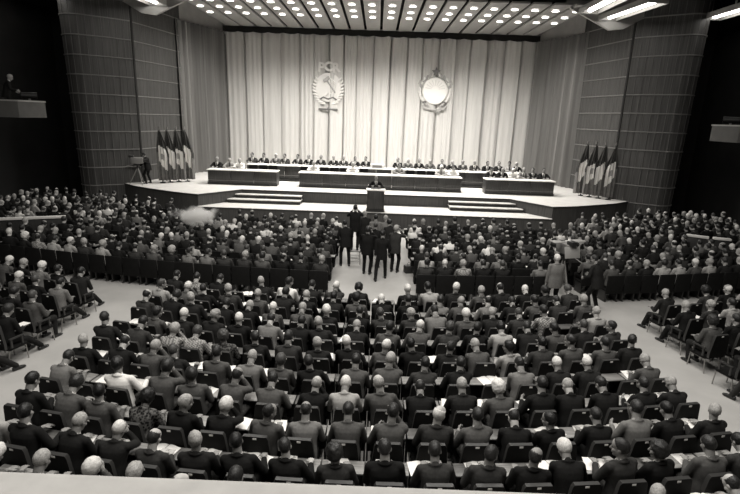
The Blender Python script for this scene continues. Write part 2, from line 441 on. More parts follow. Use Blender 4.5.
for y in (5.0, 10.5, 16.0):
    for x in ((-4.5, 0, 4.5) if y < 12 else (-3.5, 3.5)):
        e = tag(empty('unseen_panel_light', (x, y, 12.4)), 'long unseen ceiling lamp panel placed to light the audience', 'light', 'unseen lamp panels over the audience')
        h = MB(); h.box((0, 0, .05), (1.4, 5.2, .08), .01); h.build('housing', TROUGH, e)
        lo = bpy.data.objects.new('lamp_glow', ad if y < 12 else ad2); COL.objects.link(lo); lo.parent = e; lo.location = (0, 0, -.02)

# balcony parapet close to the camera
m = MB(); m.box((0, .635, CAM_H - 1.15), (9, .67, .7), .03); structure(m.build('trim_balcony_parapet', PARAM, smooth=30), 'pale plaster balcony parapet ledge along bottom of the view', 'parapet')
m = MB(); m.box((0, -1.4, CAM_H - 1.6), (9, 3.4, .2)); structure(m.build('floor_balcony', FLOORM), 'balcony floor behind the parapet', 'floor')

# ================================================================== STAGE FURNITURE
def desk_block(name, x0, x1, y, z, h, lab, panels, depth=.75):
    e = tag(empty(name, ((x0 + x1) / 2, y, z)), lab, 'table'); L = x1 - x0
    for k in range(panels):
        px = -L / 2 + L * (k + .5) / panels
        p = MB(); p.box((px, -.02, h / 2 + .03), (L / panels - .015, .05, h - .10), .008); p.build('front_panel', WALNUT, e)
    b = MB(); b.box((0, .0, .06), (L + .06, .12, .12), .01); b.build('plinth', WALNUTD, e)
    b = MB(); b.box((0, -.055, .24), (L, .03, .03), .005); b.build('moulding', RIBM, e)
    for s in (-1, 1):
        b = MB(); b.box((s * (L / 2 - .02), depth / 2, h / 2), (.05, depth, h - .04), .008); b.build('side_panel', WALNUT, e)
    b = MB(); b.box((0, depth / 2 - .06, h), (L + .08, depth + .16, .05), .012); b.build('tabletop', DTOP, e)
    return e
YD = 29.0
desk_block('presidium_desk', -9.75, -5.75, YD, ZS, .835, 'dark wood desk with white top at left end of the stage', 3)
desk_block('presidium_desk', -4.45, 4.95, YD + .1, ZS, .835, 'longest dark wood desk with white top behind the lectern', 7)
desk_block('presidium_desk', 6.35, 10.3, YD, ZS, .835, 'dark wood desk with white top at right end of the stage', 3)
YR = 31.7
m = MB(); m.box((0, YR + .9, ZS + .06), (18.6, 2.6, .12), .01); tag(m.build('platform', EDGEM), 'low dark platform under the rear tables on the stage', 'platform')
desk_block('rear_table', -8.1, -1.05, YR - .2, ZS + .12, .835, 'rear stage table with white top, left of centre', 6)
desk_block('rear_table', 1.05, 9.0, YR - .2, ZS + .12, .835, 'rear stage table with white top, right of centre', 7)
desk_block('rear_table', -.94, .94, YR - .2, ZS + .12, .835, 'short centre section of the rear stage table in the gap', 2)
e = tag(empty('loudspeaker', (.05, YR - .05, ZS + .12 + .864)), 'pale grey box on the centre of the rear stage table', 'box')
b = MB(); b.box((0, 0, .13), (.85, .3, .26), .02); b.build('cabinet', DTOP, e); b = MB(); b.box((0, -.155, .13), (.6, .02, .18), .01); b.build('grille', GREYP, e)
# lectern
e = tag(empty('lectern', (.02, 25.25, ZL)), 'tall dark wood lectern at front of the stage', 'lectern')
b = MB(); b.box((0, 0, .56), (.86, .08, 1.02), .015); b.build('front_panel', WALNUTD, e)
b = MB(); b.box((0, -.055, .56), (.70, .03, .86), .01); b.build('raised_panel', WALNUT, e)
for s in (-1, 1):
    b = MB(); b.box((s * .42, .28, .56), (.05, .52, 1.02), .01); b.build('side_panel', WALNUTD, e)
b = MB(); b.box((0, .22, .04), (.96, .66, .08), .01); b.build('plinth', WALNUTD, e)
b = MB(); b.box((0, .2, 1.10), (.98, .62, .06), .015); b.build('top', DTOP, e)
b = MB(); b.box((0, .24, 1.15), (.5, .35, .02), .004, rx=.15); b.build('reading_board', WALNUT, e)
for s in (-1, 1):
    b = MB(); b.tube([(s * .12, .02, 1.12), (s * .12, .05, 1.28), (s * .08, .12, 1.34)], .008, 6); b.ell((s * .08, .13, 1.345), (.02, .03, .02)); b.build('microphone', BLACKP, e)
# loose sheets on the stage tables
sheet = MB(); sheet.box((0, 0, .004), (.30, .22, .008)); sheet_me = sheet.mesh('stage_paper', PAPER)

# ------------------------------------------------------------------ flags
def flag(x, y, z, k, side, lab):
    e = tag(empty('flag', (x, y, z), 0), lab, 'flag', None)
    b = MB(); b.tube([(0, 0, 0), (0, 0, .05)], [.17, .12], 16); b.tube([(0, 0, .05), (0, 0, .12)], .035, 10); b.build('base', BLACKP, e)
    b = MB(); b.tube([(0, 0, .1), (0, 0, 3.05)], .02, 8); b.build('pole', WALNUT, e)
    b = MB(); b.loft([((0, 0, 3.02), (1, 0, 0), (0, 1, 0), .03, .03), ((0, 0, 3.1), (1, 0, 0), (0, 1, 0), .045, .02), ((0, 0, 3.2), (1, 0, 0), (0, 1, 0), .008, .006)], n=10); b.build('finial', STEEL, e)
    rr = random.Random(k * 7 + (3 if side > 0 else 0))
    NU, NV = 26, 44; vs, fs, ms = [], [], []
    for j in range(NV + 1):
        v = j / NV; zz = 2.98 - v * (2.84)
        for i in range(NU + 1):
            u = i / NU
            wid = (.14 + .62 * min(1, v * 2.2)) * (1 - .10 * v)
            xx = side * (-.02 + (u - .30) * wid)
            yy = -.05 - .07 * (0.25 + min(1, v * 1.3)) * math.sin(u * 2 * PI * 3.2 + rr.random() * .05 + k) - .03 * math.sin(u * 9 + v * 5 + k)
            vs.append((xx, yy, zz - u * .10 * (1 - v)))
    for j in range(NV):
        for i in range(NU):
            v = (j + .5) / NV; u = (i + .5) / NU
            s = v - .16 * (u - .3) * (1 if k % 2 else .7)
            lo = .30 + .03 * (k % 3); hi = .70 + .03 * ((k + 1) % 2)
            white = lo + (.20 * max(0, .18 - u)) < s < hi - .38 * max(0, (.62 - u)) * .6 and .14 < u < .82
            mi = 1 if white else (0 if s <= .45 else 2)
            if white and abs(u - .46) < .12 and abs(s - .5) < .055 and k % 2 == 0: mi = 3
            fs.append((j * (NU + 1) + i, j * (NU + 1) + i + 1, (j + 1) * (NU + 1) + i + 1, (j + 1) * (NU + 1) + i)); ms.append(mi)
    b = MB(); b.add(vs, fs); b.m = ms
    b.build('cloth', [FLAGD, FLAGW, FLAGG, RELIEFD], e, smooth=80)
    return e
for k, px in enumerate((163, 170.5, 179, 187.5)):
    p = at_px(px, 28.7 + .33 * k, ZS); flag(p.x, p.y, ZS, k, 1, f'draped dark and white flag on pole, {ORD[k + 1]} of four from left tower')
for k, px in enumerate((608, 598, 589, 580.5)):
    p = at_px(px, 28.35 + .42 * k, ZS); flag(p.x, p.y, ZS, k, -1, f'draped dark and white flag on pole, {ORD[k + 1]} of four from right tower')

# ------------------------------------------------------------------ emblems on the curtain
def to_em(cx, cz, k):  # emblem local frame, facing the hall
    return lambda x, z, d=0.0: V((cx + x * k, YB - .26 - d, cz + z * k))
def text_mesh(s, size, depth):
    c = bpy.data.curves.new('t', 'FONT'); c.body = s; c.size = size; c.extrude = depth / 2; c.offset = .035; c.align_x = 'CENTER'
    o = bpy.data.objects.new('t', c); COL.objects.link(o)
    dg = bpy.context.evaluated_depsgraph_get(); me = bpy.data.meshes.new_from_object(o.evaluated_get(dg))
    bpy.data.objects.remove(o); return me
e = tag(empty('party_emblem', (-3.66, YB - .3, 7.55)), 'pale relief emblem with hammer, sickle, wheat wreath and letters on the curtain', 'emblem')
for a in range(3):
    me = text_mesh('PCR'[a], .86, .2); me.materials.append(RELIEF)
    o = link('letter', me, e); o.location = ((a - 1) * .56, 0, .98 + (.06 if a == 1 else 0)); o.rotation_euler = (PI / 2, -(a - 1) * .12, 0)
    o.scale = (1.0, 1.0, 1)
b = MB()                      # hammer
b.tube([(-.12, -.08, .42), (.50, -.08, -.45)], .055, 8); b.build('hammer_handle', RELIEFD, e)
b = MB(); b.box((-.14, -.08, .45), (.50, .14, .22), .03, M=Matrix.Translation((-.14, 0, .45)) @ Matrix.Rotation(-.62, 4, 'Y') @ Matrix.Translation((.14, 0, -.45))); b.build('hammer_head', RELIEFD, e)
b = MB(); pts, rd = [], []
for k in range(19):
    q = math.radians(130 - k * 13); pts.append((.08 + .46 * math.cos(q), -.06, -.02 + .50 * math.sin(q))); rd.append(.02 + .055 * math.sin(PI * min(1, (k + 1) / 16)))
b.tube(pts, rd, 8); b.tube([pts[-1], (pts[-1][0] - .16, -.06, pts[-1][2] - .16)], .05, 8); b.build('sickle', RELIEF, e)
for s in (-1, 1):
    for k in range(10):
        q = math.radians(-68 + k * 11.5); x, z = s * 1.02 * math.cos(q), -.18 + 1.12 * math.sin(q)
        b = MB(); R = Matrix.Rotation(-s * (0.55 + q * .55), 3, 'Y')
        b.ell((x, -.04, z), (.20, .06, .075), R, 10, 6); b.build('wheat_leaf', RELIEF, e)
b = MB(); b.tube([(-.62, -.03, -.95), (-.35, -.06, -.78), (0, -.03, -.9), (.35, -.06, -.78), (.62, -.03, -.95)], .055, 8); b.build('book', RELIEFX, e)
b = MB(); b.box((-.37, -.04, -1.62), (.66, .1, .13), .03); b.box((.37, -.04, -1.62), (.66, .1, .13), .03); b.ell((0, -.06, -1.60), (.09, .08, .12)); b.build('ribbon', RELIEFX, e)
b = MB(); b.loft([((0, .02, -.1), (1, 0, 0), (0, 0, 1), .98, 1.0), ((0, -.02, -.1), (1, 0, 0), (0, 0, 1), .90, .92)], n=40, p=2); b.build('shield', RELIEF, e, 30)

e = tag(empty('state_emblem', (4.02, YB - .3, 7.45)), 'pale round relief emblem with star and wreath on the curtain', 'emblem')
b = MB(); b.loft([((0, .04, 0), (1, 0, 0), (0, 0, 1), .92, .95), ((0, -.03, 0), (1, 0, 0), (0, 0, 1), .84, .88)], n=40, p=2); b.build('landscape_disc', PAPER, e, 30)
for k in range(9):
    q = math.radians(10 + 160 * k / 8)
    b = MB(); b.tube([(.25 * math.cos(q), -.05, .1 + .25 * math.sin(q)), (.72 * math.cos(q), -.05, .1 + .65 * math.sin(q))], [.02, .035], 6); b.build('sun_ray', RELIEF, e)
for s in (-1, 1):
    for k in range(12):
        q = math.radians(-58 + k * 12.5); x, z = s * 1.08 * math.cos(q), 1.12 * math.sin(q)
        b = MB(); b.ell((x, -.04, z), (.19, .06, .085), Matrix.Rotation(-s * (1.15 + q * .7), 3, 'Y'), 10, 6); b.build('wheat_ear', RELIEFD if k in (0, 1, 6, 9, 10) else RELIEF, e)
    b = MB(); b.tube([(s * .62, -.06, .86), (s * .86, -.09, .62), (s * 1.12, -.07, .70), (s * 1.2, -.05, .45)], .04, 8); b.build('ribbon', RELIEFD, e)
    b = MB(); b.ell((s * .72, -.06, -.78), (.16, .06, .07), Matrix.Rotation(s * .3, 3, 'Y')); b.build('ribbon_knot', RELIEFX, e)
b = MB(); pts = []
for k in range(10):
    q = PI / 2 + k * PI / 5; r = .34 if k % 2 == 0 else .15; pts.append((r * math.cos(q), r * math.sin(q)))
b.prism(pts, -.05, .05, M=Matrix.Translation((0, -.05, 1.30)) @ Matrix.Rotation(PI / 2, 4, 'X')); b.build('star', RELIEFX, e, 20)
b = MB(); b.tube([(-.85, -.05, -1.0), (-.75, -.05, -1.22), (0, -.07, -1.30), (.75, -.05, -1.22), (.85, -.05, -1.0)], .07, 8); b.build('banner', RELIEFD, e)

# ================================================================== PEOPLE
def caps_geo(m, p0, r0, p1, r1, n=14):
    p0, p1 = V(p0), V(p1); t = (p1 - p0)
    if t.length < 1e-5: t = V((0, 0, 1e-4))
    t.normalize(); pts, rd = [], []
    for a in (80, 50, 22): pts.append(p0 - t * r0 * math.sin(math.radians(a))); rd.append(r0 * math.cos(math.radians(a)))
    pts += [p0, p1]; rd += [r0, r1]
    for a in (22, 50, 80): pts.append(p1 + t * r1 * math.sin(math.radians(a))); rd.append(r1 * math.cos(math.radians(a)))
    m.tube(pts, rd, n)
def seg_dist(P, a, b, ra, rb):
    a, b = np.array(a), np.array(b); d = b - a; L = max(1e-9, d @ d)
    t = np.clip((P - a) @ d / L, 0, 1)
    return np.linalg.norm(P - (a + t[:, None] * d), axis=1) - (ra + (rb - ra) * t)
def ik(S, W, l1, l2, pole):
    S, W, pole = V(S), V(W), V(pole); d = W - S; L = min(d.length, (l1 + l2) * .999); t = d.normalized()
    W2 = S + t * L
    a = (l1 * l1 - l2 * l2 + L * L) / (2 * L); h = math.sqrt(max(0, l1 * l1 - a * a))
    p = pole - t * pole.dot(t); p.normalize()
    return S + t * a + p * h, W2
def frame(fwd, up):
    y = V(fwd).normalized(); x = y.cross(V(up)).normalized(); z = x.cross(y)
    return Matrix((x, y, z)).transposed()
def voxel(m, vox, ratio, smooth=2):
    me = m.mesh('tmp', [], smooth=0); o = bpy.data.objects.new('tmp', me); COL.objects.link(o)
    r = o.modifiers.new('r', 'REMESH'); r.mode = 'VOXEL'; r.voxel_size = vox; r.use_smooth_shade = True
    if smooth:
        s = o.modifiers.new('s', 'SMOOTH'); s.factor = .5; s.iterations = smooth
    if ratio < 1:
        d = o.modifiers.new('d', 'DECIMATE'); d.ratio = ratio
    dg = bpy.context.evaluated_depsgraph_get(); out = bpy.data.meshes.new_from_object(o.evaluated_get(dg))
    bpy.data.objects.remove(o); bpy.data.meshes.remove(me)
    out.polygons.foreach_set('use_smooth', [True] * len(out.polygons))
    return out
def centres(me):
    a = np.empty(len(me.polygons) * 3); me.polygons.foreach_get('center', a); return a.reshape(-1, 3)

class Pose:
    """Joints of one figure facing +y. Lengths in metres for an adult 1.76 tall."""
    def __init__(s, sit=True, lean=.2, bend=.0, head=(.1, 0.0, 0.0), wr=None, wl=None, handdir=None, feet=None, hipz=None, tilt=0.0, twist=0.0, pr=(.45, -.45, -.65), pl=(-.45, -.45, -.65), curl=.5, fat=1.0, palm='down'):
        s.sit = sit; s.fat = fat
        P = V((0, -.08, .56)) if sit else V((0, 0, hipz or .93))
        s.P = P
        def up(a): return V((math.sin(tilt) * .9, math.sin(a), math.cos(a))).normalized()
        s.s1 = up(lean * .7); s.s2 = up(lean + bend * .6)
        s.mid = P + s.s1 * (.225 if sit else .25); s.N = s.mid + s.s2 * (.25 if sit else .27)
        nk = up(lean * .8 + bend + head[0] * .35); s.Hb = s.N + nk * .052
        pitch, yaw, roll = head[0] + lean * .6 + bend, head[1], head[2]
        R = Matrix.Rotation(yaw, 3, 'Z') @ Matrix.Rotation(-pitch, 3, 'X') @ Matrix.Rotation(roll, 3, 'Y')
        s.HM = R; s.H = s.Hb + R @ V((0, .024, .120)); s.hs = 1.03
        tx = Matrix.Rotation(twist, 3, 'Z'); s.X = (tx @ V((1, 0, 0))).normalized(); s.Fd = s.X.cross(V((0, 0, 1))) * -1
        s.Fd = (V((0, 0, 1)).cross(s.X)).normalized()
        s.f2 = s.s2.cross(s.X) * -1; s.f2 = (s.X.cross(s.s2) * -1).normalized()
        if s.f2.dot(V((0, 1, 0))) < 0: s.f2 = -s.f2
        s.sh = [s.N - s.s2 * .055 + s.X * (sg * .185) for sg in (1, -1)]
        defw = [V((.13, .40, .805)), V((-.13, .40, .805))] if sit else [V((.25, .04, .84)), V((-.25, .04, .84))]
        s.wr = [V(wr) if wr else defw[0], V(wl) if wl else defw[1]]
        s.el = []
        for i, pole in enumerate((pr, pl)):
            e, w = ik(s.sh[i], s.wr[i], .29, .255, pole); s.el.append(e); s.wr[i] = w
        s.hip = [P + V((sg * .095, .0, -.02)) for sg in (1, -1)]
        if feet is None:
            feet = [V((.11, .33, .09)), V((-.11, .33, .09))] if sit else [V((.11, 0, .09)), V((-.11, .02, .09))]
        s.an = [V(f) for f in feet]; s.kn = []
        for i in range(2):
            k, a = ik(s.hip[i], s.an[i], .43 if sit else .44, .43, (0.15 * (1 if i == 0 else -1), 1, .25 if not sit else .8)); s.kn.append(k); s.an[i] = a
        s.hd = handdir or [None, None]; s.curl = curl; s.palm = palm

    def torso_rings(s, g=0.0, hem=-.05, top=True):
        x, f = s.X, s.f2; k = s.fat
        y1 = s.s1.cross(x) * -1
        if y1.dot(V((0, 1, 0))) < 0: y1 = -y1
        P = s.P
        r = [(P + s.s1 * hem, x, y1, .170 * k + g, .125 * k + g), (P + s.s1 * .06, x, y1, .170 * k + g, .125 * k + g), (P + s.s1 * .17, x, y1, .158 * k + g, .115 * k + g),
             (s.mid + s.s2 * .05, x, f, .172 * k + g, .122 * k + g), (s.mid + s.s2 * .125, x, f, .188 + g, .122 + g), (s.mid + s.s2 * .185, x, f, .186 + g, .100 + g)]
        if top: r += [(s.N - s.s2 * .028, x, f, .135 + g, .078 + g), (s.N + s.s2 * .005, x, f, .07 + g * .5, .06 + g * .5)]
        return r

    def head_geo(s, m, prims):
        R = s.HM * s.hs; h = lambda x, y, z: s.H + R @ V((x, y, z))
        m.ell(h(0, -.012, .028), (.076, .097, .096), R, 20, 14); m.ell(h(0, .020, -.045), (.061, .074, .086), R, 18, 12)
        m.ell(h(0, .062, -.105), (.028, .024, .022), R); m.ell(h(0, .045, .035), (.066, .05, .07), R)
        caps_geo(m, h(0, .090, .004), .009, h(0, .112, -.036), .014); caps_geo(m, h(-.03, .086, .022), .010, h(.03, .086, .022), .010)
        for sg in (1, -1):
            m.ell(h(sg * .076, -.008, -.012), (.011, .022, .033), R)
            m.ell(h(sg * .031, .083, .002), (.014, .012, .010), R); m.ell(h(sg * .042, .062, -.035), (.022, .026, .025), R)
        caps_geo(m, h(-.02, .089, -.070), .009, h(.02, .089, -.070), .009)
        caps_geo(m, s.N - s.s2 * .02, .064, s.H + R @ V((0, -.022, -.07)), .060)
        prims += [('skin', h(0, -.012, .028), h(0, .02, -.05), .09, .07), ('skin', s.N, h(0, -.018, -.06), .058, .055)]

    def hand_geo(s, m, i, lod=False):
        W = s.wr[i]; fd = (W - s.el[i]).normalized(); sg = 1 if i == 0 else -1
        d = V(s.hd[i]).normalized() if s.hd[i] is not None else (V((fd.x * .6, fd.y, 0 if s.sit else fd.z)).normalized() if s.sit else fd)
        if s.sit and s.palm == 'down': nrm = V((0, 0, 1))
        else: nrm = V((sg, 0, 0.15))
        nrm = (nrm - d * nrm.dot(d)).normalized(); side = d.cross(nrm).normalized()       # side towards the thumb for the left/right hand
        th = side * (-sg if side.x * sg > 0 and s.sit else (1 if side.y > 0 or s.sit else -1))
        if s.sit: th = side if side.x * sg < 0 else -side
        caps_geo(m, W - d * .01, .029, W + d * .02, .030, 10)
        if lod:
            caps_geo(m, W, .03, W + d * .12, .03, 8); return
        for k in range(4):
            o = th * (.033 - k * .022); kn = W + d * (.088 - abs(k - 1.2) * .006) + o
            caps_geo(m, W + d * .015 + o * .5, .015, kn, .0125, 8)
            p, dd = kn, (d + th * (.10 - k * .07)).normalized()
            Lf = (.070, .080, .074, .058)[k]; r = .0096
            for q, fr in enumerate((.45, .30, .25)):
                dd = (dd * math.cos(s.curl * .7) - nrm * math.sin(s.curl * .7)).normalized() if True else dd
                p2 = p + dd * Lf * fr; caps_geo(m, p, r, p2, r - .0009, 8); p, r = p2, r - .0009
        b = W + d * .028 + th * .024; t1 = b + (d * .6 + th * .7 - nrm * .25).normalized() * .042; t2 = t1 + (d * .9 + th * .25 - nrm * .2).normalized() * .034
        caps_geo(m, W + d * .008 + th * .010, .017, b, .015, 8); caps_geo(m, b, .0135, t1, .0115, 8); caps_geo(m, t1, .0112, t2, .009, 8)

    def foot_geo(s, m, i, g=0.0):
        a = s.an[i]; t = V((.06 if i == 0 else -.06, 1, 0)).normalized()
        if hasattr(s, 'toe'): t = V(s.toe[i]).normalized()
        caps_geo(m, a + V((0, 0, -.01)), .045 + g, V((a.x, a.y, .05)) - t * .03, .042 + g, 12)
        c = V((a.x, a.y, .045 + (a.z - .09)))
        R = frame(t, (0, 0, 1))
        m.loft([(c - t * .075, R.col[0], (0, 0, 1), .030 + g, .040 + g), (c - t * .03, R.col[0], (0, 0, 1), .038 + g, .044 + g), (c + t * .06 - V((0, 0, .004)), R.col[0], (0, 0, 1), .046 + g, .039 + g),
                (c + t * .13 - V((0, 0, .012)), R.col[0], (0, 0, 1), .047 + g, .030 + g), (c + t * .185 - V((0, 0, .018)), R.col[0], (0, 0, 1), .030 + g, .020 + g)], n=16)

    def body(s):
        m = MB(); pr = []
        m.loft(s.torso_rings()); pr.append(('shirt', s.P, s.mid, .14, .14)); pr.append(('shirt', s.mid, s.N - s.s2 * .05, .15, .10))
        s.head_geo(m, pr)
        for i in range(2):
            caps_geo(m, s.sh[i], .054, s.el[i], .042); caps_geo(m, s.el[i], .042, s.wr[i], .029)
            pr += [('shirt', s.sh[i], s.el[i], .054, .042), ('shirt', s.el[i], s.el[i] + (s.wr[i] - s.el[i]) * .86, .042, .03), ('skin', s.wr[i], s.wr[i] + (s.wr[i] - s.el[i]).normalized() * .12, .035, .05)]
            s.hand_geo(m, i)
            caps_geo(m, s.hip[i], .085, s.kn[i], .057); caps_geo(m, s.kn[i], .055, s.an[i], .038); s.foot_geo(m, i, -.006)
            pr += [('leg', s.hip[i], s.kn[i], .085, .057), ('leg', s.kn[i], s.an[i] + V((0, 0, .05)), .055, .038), ('shoe', s.an[i], V((s.an[i].x, s.an[i].y + .12, s.an[i].z - .04)), .045, .045)]
        me = voxel(m, .0065, .13, 2)
        C = centres(me); labs = ['skin', 'shirt', 'leg', 'shoe', 'eye', 'lip']
        D = np.stack([seg_dist(C, p[1], p[2], p[3], p[4]) for p in pr], 1); idx = np.array([labs.index(p[0]) for p in pr])[D.argmin(1)]
        R = np.array(s.HM); L = (C - np.array(s.H)) @ R / s.hs
        for sg in (1, -1): idx[(np.abs(L[:, 0] - sg * .031) < .013) & (np.abs(L[:, 2] - .002) < .007) & (L[:, 1] > .07)] = 4
        idx[(np.abs(L[:, 0]) < .024) & (np.abs(L[:, 2] + .070) < .008) & (L[:, 1] > .078)] = 5
        for q in (SKIN, SHIRT, CL['dark'], SHOE, EYE, LIP): me.materials.append(q)
        me.polygons.foreach_set('material_index', idx.astype(np.int32)); me.update()
        return me

    def jacket(s, vcut=True):
        m = MB(); k = s.fat
        m.loft(s.torso_rings(.016 * k, -.06 if s.sit else -.20))
        for i in range(2):
            caps_geo(m, s.sh[i] - s.s2 * .005, .066, s.el[i], .055); caps_geo(m, s.el[i], .055, s.el[i] + (s.wr[i] - s.el[i]) * .84, .043)
            caps_geo(m, s.N - s.s2 * .030, .060, s.sh[i] - s.s2 * .012, .064)
        pc = None
        for q in range(9):
            a = math.radians(165 + q * 26.25); p = s.N + s.s2 * (.016 - .02 * (math.sin(a) + .6 if math.sin(a) > -.6 else 0)) + s.X * math.cos(a) * .086 + s.f2 * math.sin(a) * .080
            if pc is not None: caps_geo(m, pc, .017, p, .017, 8)
            pc = p
        caps_geo(m, s.N - s.s2 * .02 - s.f2 * .035, .056, s.N + s.s2 * .022 - s.f2 * .035, .048)
        me = voxel(m, .011, .22, 3)
        if vcut:
            bm = bmesh.new(); bm.from_mesh(me); o = s.N
            for sg in (1, -1):
                n = (s.X * sg * .27 - s.s2 * .068).normalized(); p = o - s.s2 * .30
                bmesh.ops.bisect_plane(bm, geom=bm.verts[:] + bm.edges[:] + bm.faces[:], plane_co=p, plane_no=n, dist=1e-5)
            kill = []
            for f in bm.faces:
                q = f.calc_center_median() - o; x, a, b = q.dot(s.X), q.dot(s.f2), q.dot(s.s2)
                if a > .02 and abs(x) < .068 / .27 * (b + .30) - 1e-4 and b < .12 and f.normal.dot(s.f2) > .05: kill.append(f)
            bmesh.ops.delete(bm, geom=kill, context='FACES'); bm.to_mesh(me); bm.free()
        me.materials.append(CL['dark']); return me

    def trousers(s):
        m = MB()
        x = s.X; m.loft([(s.P + s.s1 * -.085, x, (0, 1, 0), .150, .11), (s.P, x, (0, 1, 0), .178 * s.fat, .132 * s.fat), (s.P + s.s1 * .10, x, (0, 1, 0), .165 * s.fat, .122 * s.fat)])
        for i in range(2):
            caps_geo(m, s.hip[i], .093, s.kn[i], .070); caps_geo(m, s.kn[i], .068, s.an[i] + V((0, 0, .02)), .058)
        me = voxel(m, .014, .3, 3); me.materials.append(CL['dark']); return me
    def shoe(s, i):
        m = MB(); s.foot_geo(m, i, .003); me = voxel(m, .009, .35, 1); me.materials.append(SHOE); return me
    def collar(s):
        m = MB(); c0 = s.N - s.s2 * .008; ax = (s.H + s.HM @ V((0, -.018, -.09)) - s.N).normalized(); x = s.X; f = ax.cross(x) * -1
        if f.y < 0: f = -f
        n = 20; vs, fs = [], []
        for z, r in ((-.015, .071), (.018, .069), (.019, .065), (-.015, .066)):
            for k in range(n):
                q = 2 * PI * k / n; vs.append(c0 + ax * (z - (.018 if z > 0 else .0) * max(0, math.sin(q))) + x * math.cos(q) * r + f * math.sin(q) * r)
        for a in range(4):
            b = (a + 1) % 4
            for k in range(n): fs.append((a * n + k, a * n + (k + 1) % n, b * n + (k + 1) % n, b * n + k))
        m.add(vs, fs); return m.mesh('collar', SHIRT, 60)
    def tie(s, body):
        bm = bmesh.new(); bm.from_mesh(body); bv = BVHTree.FromBMesh(bm); vs, fs = [], []
        for k in range(8):
            b = .0 - k * .036; w = .016 + .0028 * k if k else .02
            for sg in (-1, 1):
                p = s.N + s.s2 * b + s.X * sg * w; hit = bv.ray_cast(p + s.f2 * .4, -s.f2)[0]
                a = (hit - p).dot(s.f2) if hit is not None else .09
                vs += [p + s.f2 * (a + .012), p + s.f2 * (a + .001)]
        for k in range(7):
            a, b = k * 4, k * 4 + 4
            fs += [(a, a + 2, b + 2, b), (a + 1, b + 1, b + 3, a + 3), (a, b, b + 1, a + 1), (a + 2, a + 3, b + 3, b + 2)]
        fs += [(0, 1, 3, 2), (28, 30, 31, 29)]; bm.free()
        return MB().add(vs, fs).mesh('tie', TIE, 50)
    def lod(s):
        """One light mesh with clothes and hair as materials: for the far mass of the audience."""
        m = MB(); pr = []; m.loft(s.torso_rings(.016, -.06)); pr += [('suit', s.P, s.mid, .15, .15), ('suit', s.mid, s.N - s.s2 * .05, .17, .12)]
        R = s.HM * s.hs; h = lambda x, y, z: s.H + R @ V((x, y, z))
        m.ell(h(0, -.012, .028), (.084, .106, .104), R); m.ell(h(0, .02, -.045), (.063, .076, .088), R); m.ell(h(0, .10, -.03), (.018, .022, .03), R)
        caps_geo(m, s.N, .06, h(0, -.018, -.07), .056, 10); pr += [('skin', h(0, -.012, .028), h(0, .02, -.05), .1, .07), ('skin', s.N + s.s2 * .03, h(0, -.018, -.06), .058, .055)]
        for i in range(2):
            caps_geo(m, s.sh[i], .066, s.el[i], .055, 10); caps_geo(m, s.el[i], .055, s.wr[i], .042, 10); s.hand_geo(m, i, True)
            caps_geo(m, s.hip[i], .093, s.kn[i], .07, 10); caps_geo(m, s.kn[i], .066, s.an[i], .055, 10); s.foot_geo(m, i)
            pr += [('suit', s.sh[i], s.el[i], .066, .055), ('suit', s.el[i], s.wr[i], .055, .04), ('skin', s.wr[i] + (s.wr[i] - s.el[i]).normalized() * .05, s.wr[i] + (s.wr[i] - s.el[i]).normalized() * .13, .03, .03),
                   ('suit', s.hip[i], s.kn[i], .093, .07), ('suit', s.kn[i], s.an[i], .066, .055)]
        me = voxel(m, .026, .75, 1); C = centres(me)
        D = np.stack([seg_dist(C, p[1], p[2], p[3], p[4]) for p in pr], 1); lab = np.array([0 if p[0] == 'skin' else 1 for p in pr])[D.argmin(1)]
        L = (C - np.array(s.H)) @ np.array(s.HM) / s.hs
        hair = (lab == 0) & (np.linalg.norm(L, axis=1) < .16) & ((L[:, 1] < .01 + np.maximum(0, L[:, 2]) * .9) & (L[:, 2] > -.055))
        bald = hair & (L[:, 2] > .07)
        lab2 = lab.copy(); lab2[hair] = 2; lab3 = lab2.copy(); lab3[bald] = 0
        v = np.empty(len(me.vertices) * 3, np.float32); me.vertices.foreach_get('co', v)
        me.calc_loop_triangles(); t = np.empty(len(me.loop_triangles) * 3, np.int32); me.loop_triangles.foreach_get('vertices', t)
        pi = np.empty(len(me.loop_triangles), np.int32); me.loop_triangles.foreach_get('polygon_index', pi)
        res = (v.reshape(-1, 3), t.reshape(-1, 3), lab2[pi], lab3[pi]); bpy.data.meshes.remove(me); return res

